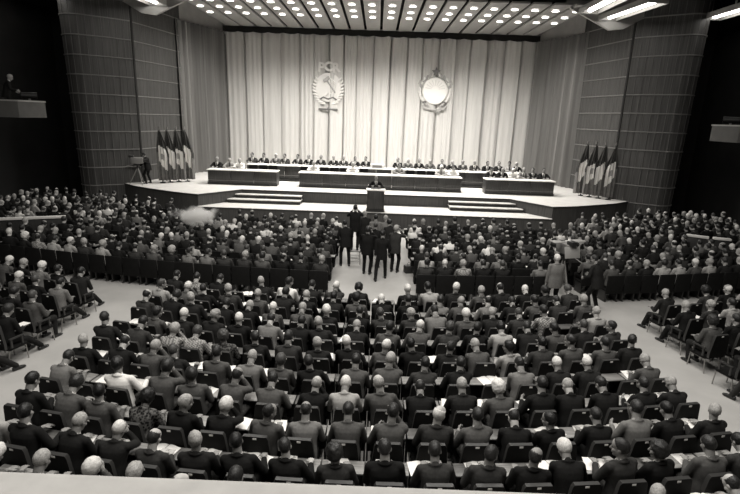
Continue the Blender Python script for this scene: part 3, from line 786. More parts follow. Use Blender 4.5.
# hair, modelled once per style in the head's own frame
def hair_mesh(style):
    bm = bmesh.new(); bmesh.ops.create_uvsphere(bm, u_segments=40, v_segments=28, radius=1.0)
    big = {'short': (.083, .107, .105), 'ring': (.082, .105, .101), 'receding': (.082, .106, .103), 'full': (.094, .118, .116), 'curly': (.108, .125, .125), 'bob': (.100, .120, .118)}[style]
    amp = {'short': .004, 'ring': .003, 'receding': .003, 'full': .007, 'curly': .013, 'bob': .006}[style]
    rr = random.Random(style); ph = [rr.random() * 6 for _ in range(6)]
    kill = []
    for v in bm.verts:
        d = v.co.copy()
        w = mnoise.noise(d * 3.2 + V((ph[0], ph[1], ph[2]))) + .5 * mnoise.noise(d * 8 + V((ph[3], ph[4], ph[5])))
        v.co = V((d.x * (big[0] + amp * w), d.y * (big[1] + amp * w), d.z * (big[2] + amp * w))) + V((0, -.012, .026))
        if style in ('bob', 'curly') and v.co.z < 0: v.co.x *= 1 + .25 * min(1, -v.co.z / .1); v.co.y -= .012 * min(1, -v.co.z / .1)
        if style == 'bob' and v.co.z < -.03: v.co.z = -.03 + (v.co.z + .03) * 1.5
    def keep(p):
        x, y, z = p
        fr = {'short': .012 + max(0, z) * .85, 'ring': -.0 + max(0, z) * .2, 'receding': -.005 + max(0, z) * .35, 'full': .02 + max(0, z) * .85, 'curly': .03 + max(0, z) * .8, 'bob': .03 + max(0, z) * .8}[style]
        lo = {'short': -.085, 'ring': -.075, 'receding': -.08, 'full': -.10, 'curly': -.10, 'bob': -.13}[style]
        if style not in ('bob', 'curly') and y > -.05: lo += (y + .05) * 1.6
        if style == 'ring' and (V((x, y, z)) - V((0, .01, .135))).length < .098: return False
        if style == 'receding' and y > -.0 and z > .06 and abs(x) < .055: return False
        return y < fr and z > lo
    bad = [f for f in bm.faces if not keep(f.calc_center_median())]
    bmesh.ops.delete(bm, geom=bad, context='FACES')
    bmesh.ops.recalc_face_normals(bm, faces=bm.faces[:])
    bmesh.ops.solidify(bm, geom=bm.faces[:], thickness=.014)
    me = bpy.data.meshes.new('hair_' + style); bm.to_mesh(me); bm.free()
    me.polygons.foreach_set('use_smooth', [True] * len(me.polygons)); me.materials.append(HR['dark']); return me
HAIR = {k: hair_mesh(k) for k in ('short', 'ring', 'receding', 'full', 'curly', 'bob')}

class Proto:
    def __init__(s, pose, full=False, vcut=True):
        s.pose = pose; s.body = pose.body(); s.jacket = pose.jacket(vcut); s.trousers = pose.trousers(); s.collar = pose.collar()
        s.shoes = [pose.shoe(0), pose.shoe(1)] if full else None
        s.tie = pose.tie(s.body) if full else None
def set_mat(o, m, i=0):
    sl = o.material_slots[i]; sl.link = 'OBJECT'; sl.material = m
HAIRLAB = {'short': '', 'full': 'thick ', 'ring': 'balding ', 'receding': 'balding ', 'curly': 'curly ', 'bob': 'long '}
def person(pr, loc, rz, cloth, hcol, style, where, group, trous=None, skin=None, pose_word='', scale=1.0, tie=True, collar=True):
    o = link('person', pr.body); o.location = loc; o.rotation_euler = (0, 0, rz); o.scale = (scale,) * 3
    if 'row from balcony' in where: o.rotation_euler = (rnd.uniform(-.04, .03), rnd.uniform(-.03, .03), rz)
    if skin: set_mat(o, skin, 0)
    set_mat(o, CL[trous or cloth], 2)
    if cloth in ('white', 'light', 'checked', 'dotted'): set_mat(o, CL[cloth], 1)
    j = link('jacket' if cloth not in ('white', 'dotted', 'checked') else 'blouse', pr.jacket, o); set_mat(j, CL[cloth])
    t = link('trousers', pr.trousers, o); set_mat(t, CL[trous or cloth])
    if collar and cloth not in ('dotted', 'white'): link('shirt_collar', pr.collar, o)
    if pr.shoes:
        for q in pr.shoes: link('shoe', q, o)
    if pr.tie and tie and cloth not in ('dotted', 'white', 'checked'): link('tie', pr.tie, o)
    hs = 'bald'
    if style != 'bald':
        h = link('hair', HAIR[style], o); set_mat(h, HR[hcol]); h.matrix_local = Matrix.Translation(pr.pose.H) @ (pr.pose.HM * pr.pose.hs).to_4x4()
        hs = {'short': f'{hcol}-haired', 'full': f'thick {hcol}-haired', 'ring': f'balding {hcol}-haired', 'receding': f'balding {hcol}-haired', 'curly': f'curly {hcol}-haired', 'bob': f'long {hcol}-haired'}[style]
    what = {'white': 'white blouse', 'dotted': 'dotted blouse', 'checked': 'checked top', 'light': 'light jacket'}.get(cloth, f'{cloth} suit')
    lab = f'{hs} person in {what} {pose_word} {where}'.replace('  ', ' ')
    w = lab.split()
    if len(w) > 16: lab = f'{hs} person in {what} {where}'
    if len(lab.split()) > 16: lab = f'{hs} person in {cloth} {where}'
    if len(lab.split()) > 16: lab = f'{hs} person, {cloth}, {where}'
    return tag(o, lab, 'person', group)

D = .80
SIT = {
    'upright': Pose(lean=.06, head=(.14, .1, 0), wr=(.10, 0.23, .78), wl=(-.10, 0.24, .78)),
    'leaning forward': Pose(lean=.28, bend=.12, head=(.15, 0, 0), wr=(.12, 0.32, .78), wl=(-.14, 0.30, .78), pr=(.45, -.45, -.6), pl=(-.45, -.45, -.6)),
    'reading': Pose(lean=.18, bend=.20, head=(.45, -.1, 0), wr=(.13, 0.30, .78), wl=(-.12, 0.30, .78), pr=(.45, -.45, -.6), pl=(-.45, -.45, -.6)),
    'writing': Pose(lean=.30, bend=.16, head=(.40, .15, .08), wr=(.17, 0.33, .78), wl=(-.02, 0.30, .78), pr=(.45, -.45, -.6), pl=(-.45, -.45, -.6), fat=1.06),
    'turned aside': Pose(lean=.08, head=(.05, .75, 0), wr=(.12, 0.26, .78), wl=(-.15, 0.26, .78), tilt=-.05, twist=.15),
    'turned sideways': Pose(lean=.10, head=(.08, -.7, .05), wr=(.14, 0.26, .78), wl=(-.12, 0.26, .78), tilt=.06, twist=-.15, fat=1.05),
    'chin on hand': Pose(lean=.28, bend=.06, head=(.12, -.15, .1), wr=(.06, 0.26, 1.05), wl=(-.16, 0.30, .78), pr=(.5, .3, -1), tilt=.05, handdir=[(-.2, .1, 1), None], curl=.9, palm='in'),
    'slouching': Pose(lean=.02, bend=.14, head=(.25, 0, 0), wr=(.08, 0.23, .78), wl=(-.09, 0.23, .78), fat=1.08),
    'leaning aside': Pose(lean=.15, head=(.15, .3, -.12), wr=(.20, 0.30, .78), wl=(-.14, 0.30, .78), tilt=-.14, twist=.1),
}
NP = {k: Proto(p, vcut=True) for k, p in SIT.items()}
# seated without a desk: hands on the thighs or a paper, legs seen
LAP = {
    'sitting': Proto(Pose(lean=.05, head=(.12, .1, 0), wr=(.11, .27, .70), wl=(-.11, .25, .70), feet=[(.13, .34, .09), (-.13, .30, .09)]), full=True),
    'sitting stretched': Proto(Pose(lean=.14, bend=.1, head=(.25, -.2, 0), wr=(.10, .30, .70), wl=(-.12, .30, .70), feet=[(.16, .62, .09), (-.08, .52, .09)]), full=True),
    'sitting hunched': Proto(Pose(lean=.32, bend=.15, head=(.2, -.1, 0), wr=(.10, .38, .69), wl=(-.08, .36, .69), feet=[(.14, .36, .09), (-.13, .28, .09)]), full=True),
}
TAB = {
    'at the table': Proto(Pose(lean=.12, head=(.0, .0, 0), wr=(.12, .42, .835), wl=(-.14, .42, .835), pr=(.9, -.2, -.4), pl=(-.9, -.2, -.4)), full=True),
    'leaning on the table': Proto(Pose(lean=.28, bend=.05, head=(-.12, .35, 0), wr=(.10, .44, .835), wl=(-.10, .44, .835), pr=(1, -.1, -.2), pl=(-1, -.1, -.2)), full=True),
    'looking aside': Proto(Pose(lean=.10, head=(.02, -.5, .05), wr=(.14, .42, .835), wl=(-.05, .42, .835), pr=(.9, -.2, -.4), pl=(-.9, -.2, -.4)), full=True),
    'reading at the table': Proto(Pose(lean=.18, bend=.12, head=(.3, .1, 0), wr=(.13, .42, .835), wl=(-.11, .42, .835), pr=(.9, -.2, -.4), pl=(-.9, -.2, -.4)), full=True),
}
STAND = {
    'camera': Proto(Pose(sit=False, fat=1.12, lean=.03, head=(.02, 0, 0), wr=(.10, .25, 1.50), wl=(-.10, .27, 1.47), pr=(.8, -.1, -.9), pl=(-.8, -.1, -.9), handdir=[(-.3, .2, 1), (.3, .2, 1)], curl=.9, palm='in'), full=True),
    'still': Proto(Pose(sit=False, fat=1.1, lean=.02, head=(.05, .2, 0), feet=[(.14, -.02, .09), (-.12, .05, .09)]), full=True),
    'stepping': Proto(Pose(sit=False, lean=.05, head=(.1, -.3, 0), wr=(.26, .16, .92), wl=(-.24, -.02, .84), feet=[(.16, .16, .09), (-.22, -.20, .09)], twist=-.1), full=True),
    'stoop': Proto(Pose(sit=False, lean=.28, head=(.15, .3, 0), wr=(.18, .38, 1.05), wl=(-.20, .34, 1.0), feet=[(.15, .0, .09), (-.15, .05, .09)], fat=1.1), full=True),
    'speech': Proto(Pose(sit=False, lean=.08, head=(.10, 0, 0), wr=(.20, .30, 1.24), wl=(-.20, .30, 1.24), pr=(.8, -.4, -.5), pl=(-.8, -.4, -.5), curl=.3), full=True),
}

# ================================================================== SEATS, DESKS, PAPERS
def chair_meshes():
    r = {}
    b = MB(); b.box((0, 0, .388), (.48, .44, .085), .035); r['seat'] = b.mesh('seat', LEATH)
    b = MB(); out = [(-.225, 0), (.225, 0), (.24, .12), (.195, .53), (.172, .57), (-.172, .57), (-.195, .53), (-.24, .12)]
    T = Matrix.Translation((0, -.268, .41)) @ Matrix.Rotation(.06, 4, 'X') @ Matrix.Rotation(PI / 2, 4, 'X')
    b.prism(out, -.025, .035, 0, 1, M=T); r['backrest'] = b.mesh('backrest', [LEATH, LEATHE], 30)
    b = MB(); b.box((0, .537, .037), (.056, .030, .006), .002, M=T); r['number_plate'] = b.mesh('number_plate', PLATE)
    b = MB(); b.box((0, .0, .176), (.05, .36, .35), .01); b.box((0, -.02, .012), (.07, .42, .024), .008); r['support'] = b.mesh('support', LEATHE)
    b = MB(); b.box((0, -.04, .625), (.05, .34, .035), .012); b.box((0, -.17, .52), (.035, .05, .20), .01); b.box((0, .08, .53), (.035, .04, .18), .01); r['armrest'] = b.mesh('armrest', LEATHE)
    b = MB(); b.tube([(0, .19, .37), (0, .22, .0)], .013, 8); b.tube([(0, -.19, .37), (0, -.24, .0)], .013, 8); b.tube([(0, -.19, .34), (0, .19, .34)], .012, 8); r['leg'] = b.mesh('leg', STEEL)
    b = MB(); b.box((0, -.30, .69), (.46, .06, .50), .03); r['high_back'] = b.mesh('high_back', LEATH)
    b = MB(); b.box((0, -.295, .60), (.575, .06, .62), .03, rx=.04); r['wide_back'] = b.mesh('wide_back', LEATH)
    return r
CM = chair_meshes()
def chair(loc, rz, lab, group, legs='support', arms=False, plate=True, name='auditorium_chair', back='backrest'):
    e = tag(empty(name, loc, rz), lab, 'chair', group)
    link('seat', CM['seat'], e); bk_ = link('backrest', CM[back], e)
    if plate: link('number_plate', CM['number_plate'], bk_)
    for sx in (-1, 1):
        q = link(legs, CM[legs], e); q.location.x = sx * .20
        if arms: q = link('armrest', CM['armrest'], e); q.location.x = sx * .262
    return e
DM = {}
b = MB(); b.box((0, .338, .685), (.60, .27, .026), .006); DM['desktop'] = b.mesh('desktop', DESKA)
b = MB(); b.box((0, .460, .47), (.58, .02, .40), .004); DM['modesty_panel'] = b.mesh('modesty_panel', DESKP)
b = MB(); b.box((0, .385, .336), (.024, .15, .67), .004); DM['leg'] = b.mesh('leg', DESKP)
def desk(loc, rz, lab, wood):
    e = tag(empty('writing_desk', loc, rz), lab, 'desk', 'writing desks of the centre block')
    t = link('desktop', DM['desktop'], e); set_mat(t, wood)
    link('modesty_panel', DM['modesty_panel'], e)
    for sx in (-1, 1): q = link('leg', DM['leg'], e); q.location.x = sx * .288
    return e
pp = []
for kind in range(3):
    b = MB()
    if kind == 0: b.box((0, 0, .002), (.21, .29, .004)); b.m = [0] * len(b.f)
    elif kind == 1:
        for sx in (-1, 1):
            N = 6
            vs = [(sx * (.005 + .2 * i / N), y, .004 + .022 * math.sin(PI * min(1, i / N * 1.2 + .05)) * (1 - i / N)) for i in range(N + 1) for y in (-.145, .145)]
            b.add(vs, [(2 * i, 2 * i + 1, 2 * i + 3, 2 * i + 2) for i in range(N)])
            b.add([(x, y, z - .004) for x, y, z in vs], [(2 * i, 2 * i + 2, 2 * i + 3, 2 * i + 1) for i in range(N)])
    else: b.box((0, 0, .002), (.21, .29, .004)); b.box((.05, .04, .006), (.21, .29, .004), rz=.35)
    pp.append(b.mesh('paper', PAPER))
bk = MB(); bk.box((0, 0, .012), (.17, .23, .024), .004); BOOK = bk.mesh('booklet', GREYP)
def paper(p, rz, kind, lab, rx=0.0, group='papers on the writing desks'):
    o = link('paper', pp[kind]); o.location = p; o.rotation_euler = (rx, 0, rz)
    return tag(o, lab, 'paper', group)

# the people and papers of the centre block as surveyed in the photograph: image spot of the head, hair, style, clothes
def S(ox, oy, k, rows): return [(ox + a / k, oy + b / k, h, st, c) for a, b, h, st, c in rows]
SURV = S(0, 330, 3.01, [(165, 25, 'dark', 'short', 'pale grey'), (243, 45, 'grey', 'short', 'black'), (365, 65, 'dark', 'ring', 'black'), (290, 0, 'dark', 'short', 'dark'), (370, 0, 'dark', 'short', 'charcoal'), (455, 15, 'grey', 'short', 'grey'),
    (115, 115, 'black', 'short', 'black'), (215, 125, 'dark', 'full', 'grey'), (372, 105, 'black', 'full', 'white'), (470, 55, 'brown', 'short', 'dark'), (430, 145, 'black', 'curly', 'dotted'), (548, 155, 'grey', 'short', 'black'), (555, 90, 'dark', 'full', 'grey'), (560, 15, 'brown', 'full', 'checked'),
    (50, 215, 'black', 'short', 'black'), (160, 210, 'dark', 'short', 'pale grey'), (285, 215, 'black', 'short', 'grey'), (440, 230, 'black', 'short', 'black'), (540, 260, 'black', 'full', 'light'), (105, 300, 'dark', 'short', 'pale grey'), (270, 335, 'black', 'full', 'black'),
    (400, 345, 'grey', 'ring', 'black'), (535, 345, 'grey', 'short', 'dark'), (125, 390, 'grey', 'short', 'grey'), (260, 400, 'white', 'full', 'grey')]) + \
 S(180, 330, 3.01, [(145, 225, 'white', 'full', 'black'), (290, 205, 'dark', 'receding', 'grey'), (393, 215, 'dark', 'ring', 'pale grey'), (490, 175, 'white', 'short', 'light'), (535, 275, 'dark', 'short', 'grey'), (15, 160, 'dark', 'short', 'black'), (150, 140, 'dark', 'ring', 'grey'), (235, 160, 'dark', 'short', 'grey'),
    (215, 90, 'grey', 'receding', 'pale grey'), (120, 85, 'dark', 'short', 'grey'), (25, 85, 'dark', 'short', 'dark'), (15, 20, 'grey', 'full', 'checked'), (130, 30, 'brown', 'curly', 'dotted'), (205, 30, 'dark', 'short', 'dark'), (305, 45, 'brown', 'full', 'grey'), (333, 60, 'dark', 'short', 'charcoal'), (415, 40, 'grey', 'short', 'dark'),
    (505, 45, 'white', 'short', 'black'), (370, 105, 'dark', 'short', 'black'), (433, 95, 'white', 'ring', 'black'), (535, 105, 'dark', 'short', 'grey'), (595, 140, 'grey', 'ring', 'grey'), (165, 310, 'black', 'short', 'black'), (280, 330, 'dark', 'receding', 'black'), (435, 345, 'dark', 'curly', 'charcoal'), (205, 410, 'dark', 'short', 'dark'), (340, 430, 'dark', 'short', 'black'),
    (515, 430, 'grey', 'short', 'grey'), (5, 250, 'dark', 'short', 'light'), (5, 340, 'grey', 'short', 'dark')]) + \
 S(370, 330, 3.01, [(30, 45, 'white', 'short', 'grey'), (65, 75, 'grey', 'short', 'grey'), (28, 135, 'grey', 'ring', 'grey'), (148, 175, 'dark', 'ring', 'black'), (185, 110, 'dark', 'short', 'charcoal'), (310, 110, 'dark', 'short', 'black'), (280, 185, 'grey', 'receding', 'dark'), (400, 180, 'white', 'curly', 'grey'), (415, 115, 'dark', 'short', 'pale grey'), (385, 30, 'black', 'full', 'light'),
    (300, 25, 'grey', 'short', 'grey'), (230, 55, 'dark', 'short', 'dark'), (535, 175, 'dark', 'short', 'black'), (355, 220, 'dark', 'short', 'grey'), (235, 280, 'white', 'ring', 'charcoal'), (85, 270, 'dark', 'short', 'grey'), (50, 320, 'dark', 'receding', 'black'), (205, 360, 'dark', 'short', 'charcoal'), (343, 370, 'dark', 'short', 'charcoal'), (490, 375, 'dark', 'ring', 'black'), (505, 280, 'black', 'short', 'black')]) + \
 S(540, 330, 3.01, [(95, 105, 'white', 'short', 'dark'), (75, 155, 'white', 'ring', 'black'), (170, 155, 'dark', 'short', 'black'), (265, 45, 'dark', 'short', 'dark'), (195, 45, 'dark', 'short', 'grey'), (320, 95, 'grey', 'short', 'grey'), (395, 105, 'grey', 'short', 'dark'), (440, 165, 'black', 'bob', 'black'), (345, 180, 'dark', 'short', 'black'), (25, 185, 'dark', 'short', 'black'), (190, 230, 'dark', 'short', 'black'), (70, 265, 'dark', 'short', 'dark'),
    (325, 225, 'dark', 'short', 'pale grey'), (295, 235, 'dark', 'full', 'dark'), (440, 215, 'black', 'short', 'black'), (550, 250, 'grey', 'short', 'dark'), (505, 335, 'dark', 'short', 'grey'), (345, 330, 'dark', 'curly', 'black'), (240, 375, 'dark', 'short', 'charcoal'), (60, 375, 'white', 'full', 'black')]) + \
 S(180, 260, 3.53, [(325, 155, 'white', 'short', 'grey'), (285, 125, 'grey', 'short', 'grey'), (372, 85, 'dark', 'short', 'white'), (395, 115, 'dark', 'short', 'dark'), (460, 85, 'dark', 'short', 'dark'), (130, 165, 'grey', 'ring', 'dark'), (160, 175, 'dark', 'full', 'black'), (30, 205, 'white', 'short', 'dark'), (220, 220, 'white', 'short', 'black'), (320, 215, 'dark', 'ring', 'pale grey'), (440, 200, 'dark', 'short', 'black'), (515, 175, 'white', 'full', 'dark'), (590, 140, 'black', 'full', 'grey'), (630, 115, 'black', 'curly', 'dark'), (620, 200, 'grey', 'short', 'dark'), (655, 215, 'dark', 'short', 'black'), (155, 255, 'brown', 'curly', 'dotted'), (490, 295, 'grey', 'short', 'dark'), (590, 300, 'white', 'ring', 'black'), (300, 90, 'grey', 'short', 'dark'), (130, 80, 'dark', 'short', 'black'), (45, 105, 'grey', 'short', 'dark')]) + \
 S(360, 250, 3.295, [(65, 140, 'white', 'ring', 'black'), (145, 140, 'dark', 'short', 'black'), (240, 135, 'black', 'short', 'light'), (305, 135, 'white', 'short', 'dark'), (390, 125, 'grey', 'short', 'grey'), (455, 125, 'dark', 'ring', 'dark'), (448, 160, 'dark', 'ring', 'pale grey'), (345, 180, 'white', 'full', 'grey'), (515, 155, 'dark', 'short', 'dark'), (545, 145, 'white', 'ring', 'black'), (600, 150, 'dark', 'short', 'grey'), (85, 195, 'brown', 'short', 'charcoal'), (170, 215, 'grey', 'short', 'charcoal'), (220, 245, 'white', 'ring', 'grey'), (290, 165, 'dark', 'short', 'pale grey'), (205, 180, 'dark', 'short', 'pale grey'), (410, 235, 'dark', 'short', 'black'), (435, 215, 'grey', 'short', 'dark'), (320, 245, 'brown', 'full', 'charcoal'), (275, 265, 'brown', 'full', 'dark'), (365, 290, 'grey', 'short', 'grey'), (115, 270, 'dark', 'short', 'grey'), (165, 275, 'black', 'short', 'black'), (65, 315, 'grey', 'short', 'charcoal'), (285, 315, 'dark', 'short', 'grey'), (455, 295, 'black', 'full', 'light'), (610, 240, 'dark', 'short', 'grey'), (530, 250, 'dark', 'short', 'dark')])
PAPS = [(a / 3.01, 330 + b / 3.01) for a, b in ((275, 70), (400, 85), (515, 85), (190, 210), (195, 325), (335, 335), (480, 338), (595, 350))] + \
 [(180 + a / 3.01, 330 + b / 3.01) for a, b in ((70, 100), (150, 100), (285, 105), (325, 100), (410, 180), (470, 190), (520, 190), (565, 115), (235, 350), (325, 360), (80, 350), (480, 370), (190, 260), (455, 270), (580, 270))] + \
 [(370 + a / 3.01, 330 + b / 3.01) for a, b in ((380, 130), (480, 195), (250, 195), (160, 385), (455, 285), (545, 285), (165, 195), (205, 70))] + \
 [(540 + a / 3.01, 330 + b / 3.01) for a, b in ((130, 20), (295, 190), (385, 180), (30, 285), (145, 280), (275, 270), (500, 285), (180, 385), (435, 370), (20, 385), (360, 490), (490, 490), (140, 72))] + \
 [(180 + a / 3.53, 260 + b / 3.53) for a, b in ((375, 250), (575, 255), (515, 310), (230, 150), (260, 195), (75, 232), (660, 385), (320, 370))] + \
 [(360 + a / 3.295, 250 + b / 3.295) for a, b in ((495, 240), (395, 240), (450, 405), (220, 160), (260, 340))]

RC = 26.0
def row_y(y0, x, R): return y0 + x * x / (2 * R)
PITCH_X, PITCH_Y, ROW0 = .63, .82, 4.86
NCOL, NROW = 18, 10
seats = []
for r in range(NROW):
    for c in range(NCOL):
        x = -5.36 + PITCH_X * c; y = row_y(ROW0 + PITCH_Y * r, x, RC)
        p = proj((x, y, 1.15)); q = proj((x, y, .75))
        if -45 < p[0] < 785 and p[1] < 500: seats.append(dict(r=r, c=c, x=x, y=y, rz=math.atan(x / RC), hp=proj((x, y + .06, 1.25)), dp=proj((x, y + .36, .76)), att=None, pap=[]))
for (px, py, h, st, c) in SURV:
    best = min(seats, key=lambda s: (s['hp'][0] - px) ** 2 + ((s['hp'][1] - py) * 1.3) ** 2 + (1e6 if s['att'] else 0))
    d = math.hypot(best['hp'][0] - px, best['hp'][1] - py)
    if d < 26: best['att'] = (h, st, c, px - best['hp'][0])
def where_c(s): return f'{ORD[s["r"] + 1]} row from balcony, {ORD[s["c"] + 1]} seat from left aisle'
poses = list(NP)
HCH = ['black', 'dark', 'dark', 'dark', 'brown', 'grey', 'grey', 'white']; SCH = ['short'] * 7 + ['full', 'full', 'receding', 'ring', 'ring', 'curly']
CCH = ['black'] * 4 + ['dark'] * 5 + ['charcoal'] * 4 + ['grey'] * 4 + ['pale grey', 'light', 'checked']
for s in seats:
    loc = (s['x'], s['y'], 0); r1 = ORD[s['r'] + 1]; c1 = ORD[s['c'] + 1]
    vis = s['hp'][1] < 480
    far_arm = False
    chair(loc, s['rz'], f'dark low-backed chair, {r1} row from balcony, {c1} seat from left aisle', 'chairs of the centre block')
    if proj((s['x'], s['y'] + .36, .76))[1] < 500:
        desk(loc, s['rz'], f'narrow wooden desk in front of {c1} seat from left aisle, {r1} row from balcony', rnd.choice([DESKA, DESKA, DESKA, DESKC, DESKB, DESKB]))
    if s['att'] is None and rnd.random() < .22: s['empty'] = True; continue
    h, st, c, dx = s['att'] or (rnd.choice(HCH), rnd.choice(SCH), rnd.choice(CCH), 0)
    if h == 'white' and st == 'ring' and rnd.random() < .3: h = 'grey'
    pose = rnd.choice(poses)
    if dx > 7: pose = rnd.choice(['leaning forward', 'turned sideways', 'chin on hand'])
    if dx < -7: pose = rnd.choice(['leaning aside', 'turned aside', 'writing'])
    s['pose'] = pose
    jx = max(-.05, min(.05, dx / 110.0)); sc = .97 + rnd.random() * .05 if rnd.random() < .8 else 1.05
    ca, sa = math.cos(s['rz']), math.sin(s['rz'])
    person(NP[pose], (s['x'] + jx * ca, s['y'] + jx * sa, 0), s['rz'] + rnd.uniform(-.10, .10), c, h, st, where_c(s), 'audience of the centre block', trous=c if c in ('black', 'dark', 'charcoal', 'grey') else 'charcoal',
           skin=SKINL if st in ('ring', 'receding') and rnd.random() < .6 else None, pose_word=pose, scale=sc, tie=False)
# papers on the desks
NPAP = {}
for k, (px, py) in enumerate(PAPS):
    w = on_z(px, py, .752)
    s = min(seats, key=lambda q: (q['x'] - w.x) ** 2 + (q['y'] + .36 - w.y) ** 2)
    if abs(s['x'] - w.x) < .45 and abs(s['y'] + .36 - w.y) < .5: s['pap'].append(w)
KW = ['single white sheet', 'open white booklet', 'two overlapping white sheets']
for s in seats:
    if not s['pap'] and rnd.random() < .3 and s['dp'][1] < 470: s['pap'].append(V((s['x'] + rnd.uniform(-.12, .12), s['y'] + .38, 0)))
    for n, w in enumerate(s['pap'][:1]):
        k = rnd.choice([0, 1, 1, 2]); y = max(s['y'] + .32, min(s['y'] + .355, w.y)); x = max(s['x'] - .13, min(s['x'] + .13, w.x))
        ca, sa = math.cos(s['rz']), math.sin(s['rz']); dx, dy = x - s['x'], y - s['y']
        paper((s['x'] + dx * ca - dy * sa, s['y'] + dx * sa + dy * ca, .6990), s['rz'] + rnd.uniform(-.35, .35), k, f'{KW[k]} on desk, {ORD[s["r"] + 1]} row from balcony, {ORD[s["c"] + 1]} seat from left aisle')
    if s.get('empty') is None and not s['pap'] and rnd.random() < .12:
        o = link('booklet', BOOK); o.location = (s['x'] - .1 * math.cos(s['rz']) - .36 * math.sin(s['rz']), s['y'] + .335, .6990); o.rotation_euler = (0, 0, rnd.uniform(-.5, .5))
        tag(o, f'grey closed booklet on desk, {ORD[s["r"] + 1]} row from balcony, {ORD[s["c"] + 1]} seat from left aisle', 'booklet', 'booklets on the writing desks')

# side blocks beyond the aisles
RS = 30.0; nlap = list(LAP)
for sx, nm in ((-1, 'left'), (1, 'right')):
    for r in range(6):
        for c in range(9):
            x = sx * (7.85 + .66 * c); y = row_y(13.1 - .92 * r, abs(x), RS) - 1.45
            p = proj((x, y, 1.15))
            if not (-40 < p[0] < 780): continue
            rz = math.atan(x / RS) * 1.0
            wh = f'{nm} side block, {ORD[r + 1]} row from cross aisle, {ORD[c + 1]} from aisle'
            chair((x, y, 0), rz, f'dark steel-legged armchair, {wh}', 'armchairs of the side blocks', 'leg', True)
            if rnd.random() < .12: continue
            att = None
            if sx < 0: att = {(0, 0): ('black', 'short', 'dark'), (0, 1): ('dark', 'short', 'black'), (1, 0): ('black', 'short', 'pale grey'), (0, 2): ('white', 'full', 'pale grey'), (0, 4): ('white', 'short', 'grey'), (1, 2): ('white', 'short', 'grey'), (0, 5): ('brown', 'full', 'grey')}.get((r, c))
            else: att = {(0, 0): ('grey', 'ring', 'dark'), (0, 1): ('dark', 'short', 'grey'), (0, 3): ('white', 'ring', 'black'), (1, 1): ('grey', 'short', 'charcoal'), (1, 4): ('white', 'short', 'dark')}.get((r, c))
            h, st, cl = att or (rnd.choice(HCH), rnd.choice(SCH), rnd.choice(CCH))
            pose = 'sitting stretched' if c == 0 and r < 2 else rnd.choice(nlap)
            person(LAP[pose], (x, y, 0), rz + rnd.uniform(-.12, .12) + (.25 if c == 0 and sx < 0 and r < 2 else 0), cl, h, st, wh, 'audience of the side blocks', trous=cl if cl in ('black', 'dark', 'charcoal') else 'dark', pose_word='', tie=False)
            if rnd.random() < .3:
                q = V((x, y, 0)) + Matrix.Rotation(rz, 3, 'Z') @ V((.02, .30, .735))
                paper(q, rz, 0, f'white sheet on the lap, {wh}', group='papers held in the side blocks')

# the blocks between the cross aisle and the stage
RF = 45.0; far_rows = []
def far_ok(x, y):
    if abs(x) < 1.35: return False
    lim = 21.6 if abs(x) < 9.2 else 24.6
    if abs(x) > 13.4: lim = 26.2
    return y < lim and abs(x) < 18.4
KEEP = [(6.3, 15.3, 1.0), (7.0, 14.9, .7), (5.9, 14.8, .7)]
for (x0, y0), (x1, y1) in (((-15.6, 18.9), (-12.75, 20.1)), ((13.3, 20.95), (14.0, 20.55)), ((14.15, 20.5), (14.75, 20.3)), ((15.3, 20.1), (16.6, 19.6))):
    KEEP += [(x0 + (x1 - x0) * t / 6, y0 + (y1 - y0) * t / 6, .42) for t in range(7)] + [(x0 + (x1 - x0) * t / 6, y0 + (y1 - y0) * t / 6 - .75, .62) for t in range(7)]
far = []
for r in range(14):
    n = 0
    for c in range(30):
        for sx in (-1, 1):
            x = sx * (1.62 + .60 * c + (r % 2) * .12); y = row_y(14.75 + .80 * r, x, RF)
            if not far_ok(x, y): continue
            if abs(abs(x) - 9.6) < .35 and r > 0: continue
            p = proj((x, y, 1.2))
            if any(math.hypot(x - a, y - b) < rr_ for a, b, rr_ in KEEP): continue
            if -30 < p[0] < 770: far.append((r, c, sx, x, y, math.atan(x / RF)))
tv_spot = on_z(566, 300, 0)
ind_p = 0
for (r, c, sx, x, y, rz) in far:
    nm = 'left' if sx < 0 else 'right'
    wh = f'row along cross aisle, {ORD[c + 1] if c < 24 else "far"} {nm} of centre aisle'
    if r == 1: wh = f'second ' + wh
    if r == 0 or (r == 1 and abs(x) < 7.4):
        chair((x, y, 0), rz, f'dark high-backed chair, {wh}', 'chairs of the rows along the cross aisle', plate=False, back='wide_back')
        if abs(x) < 12 and rnd.random() < .93:
            person(NP[rnd.choice(['upright', 'turned aside', 'slouching', 'turned sideways'])], (x, y, 0), rz + rnd.uniform(-.15, .15), rnd.choice(CCH + ['grey', 'pale grey', 'light', 'checked']), rnd.choice(HCH), rnd.choice(SCH), wh, 'audience in the rows along the cross aisle', trous='dark', tie=False)
            ind_p += 1

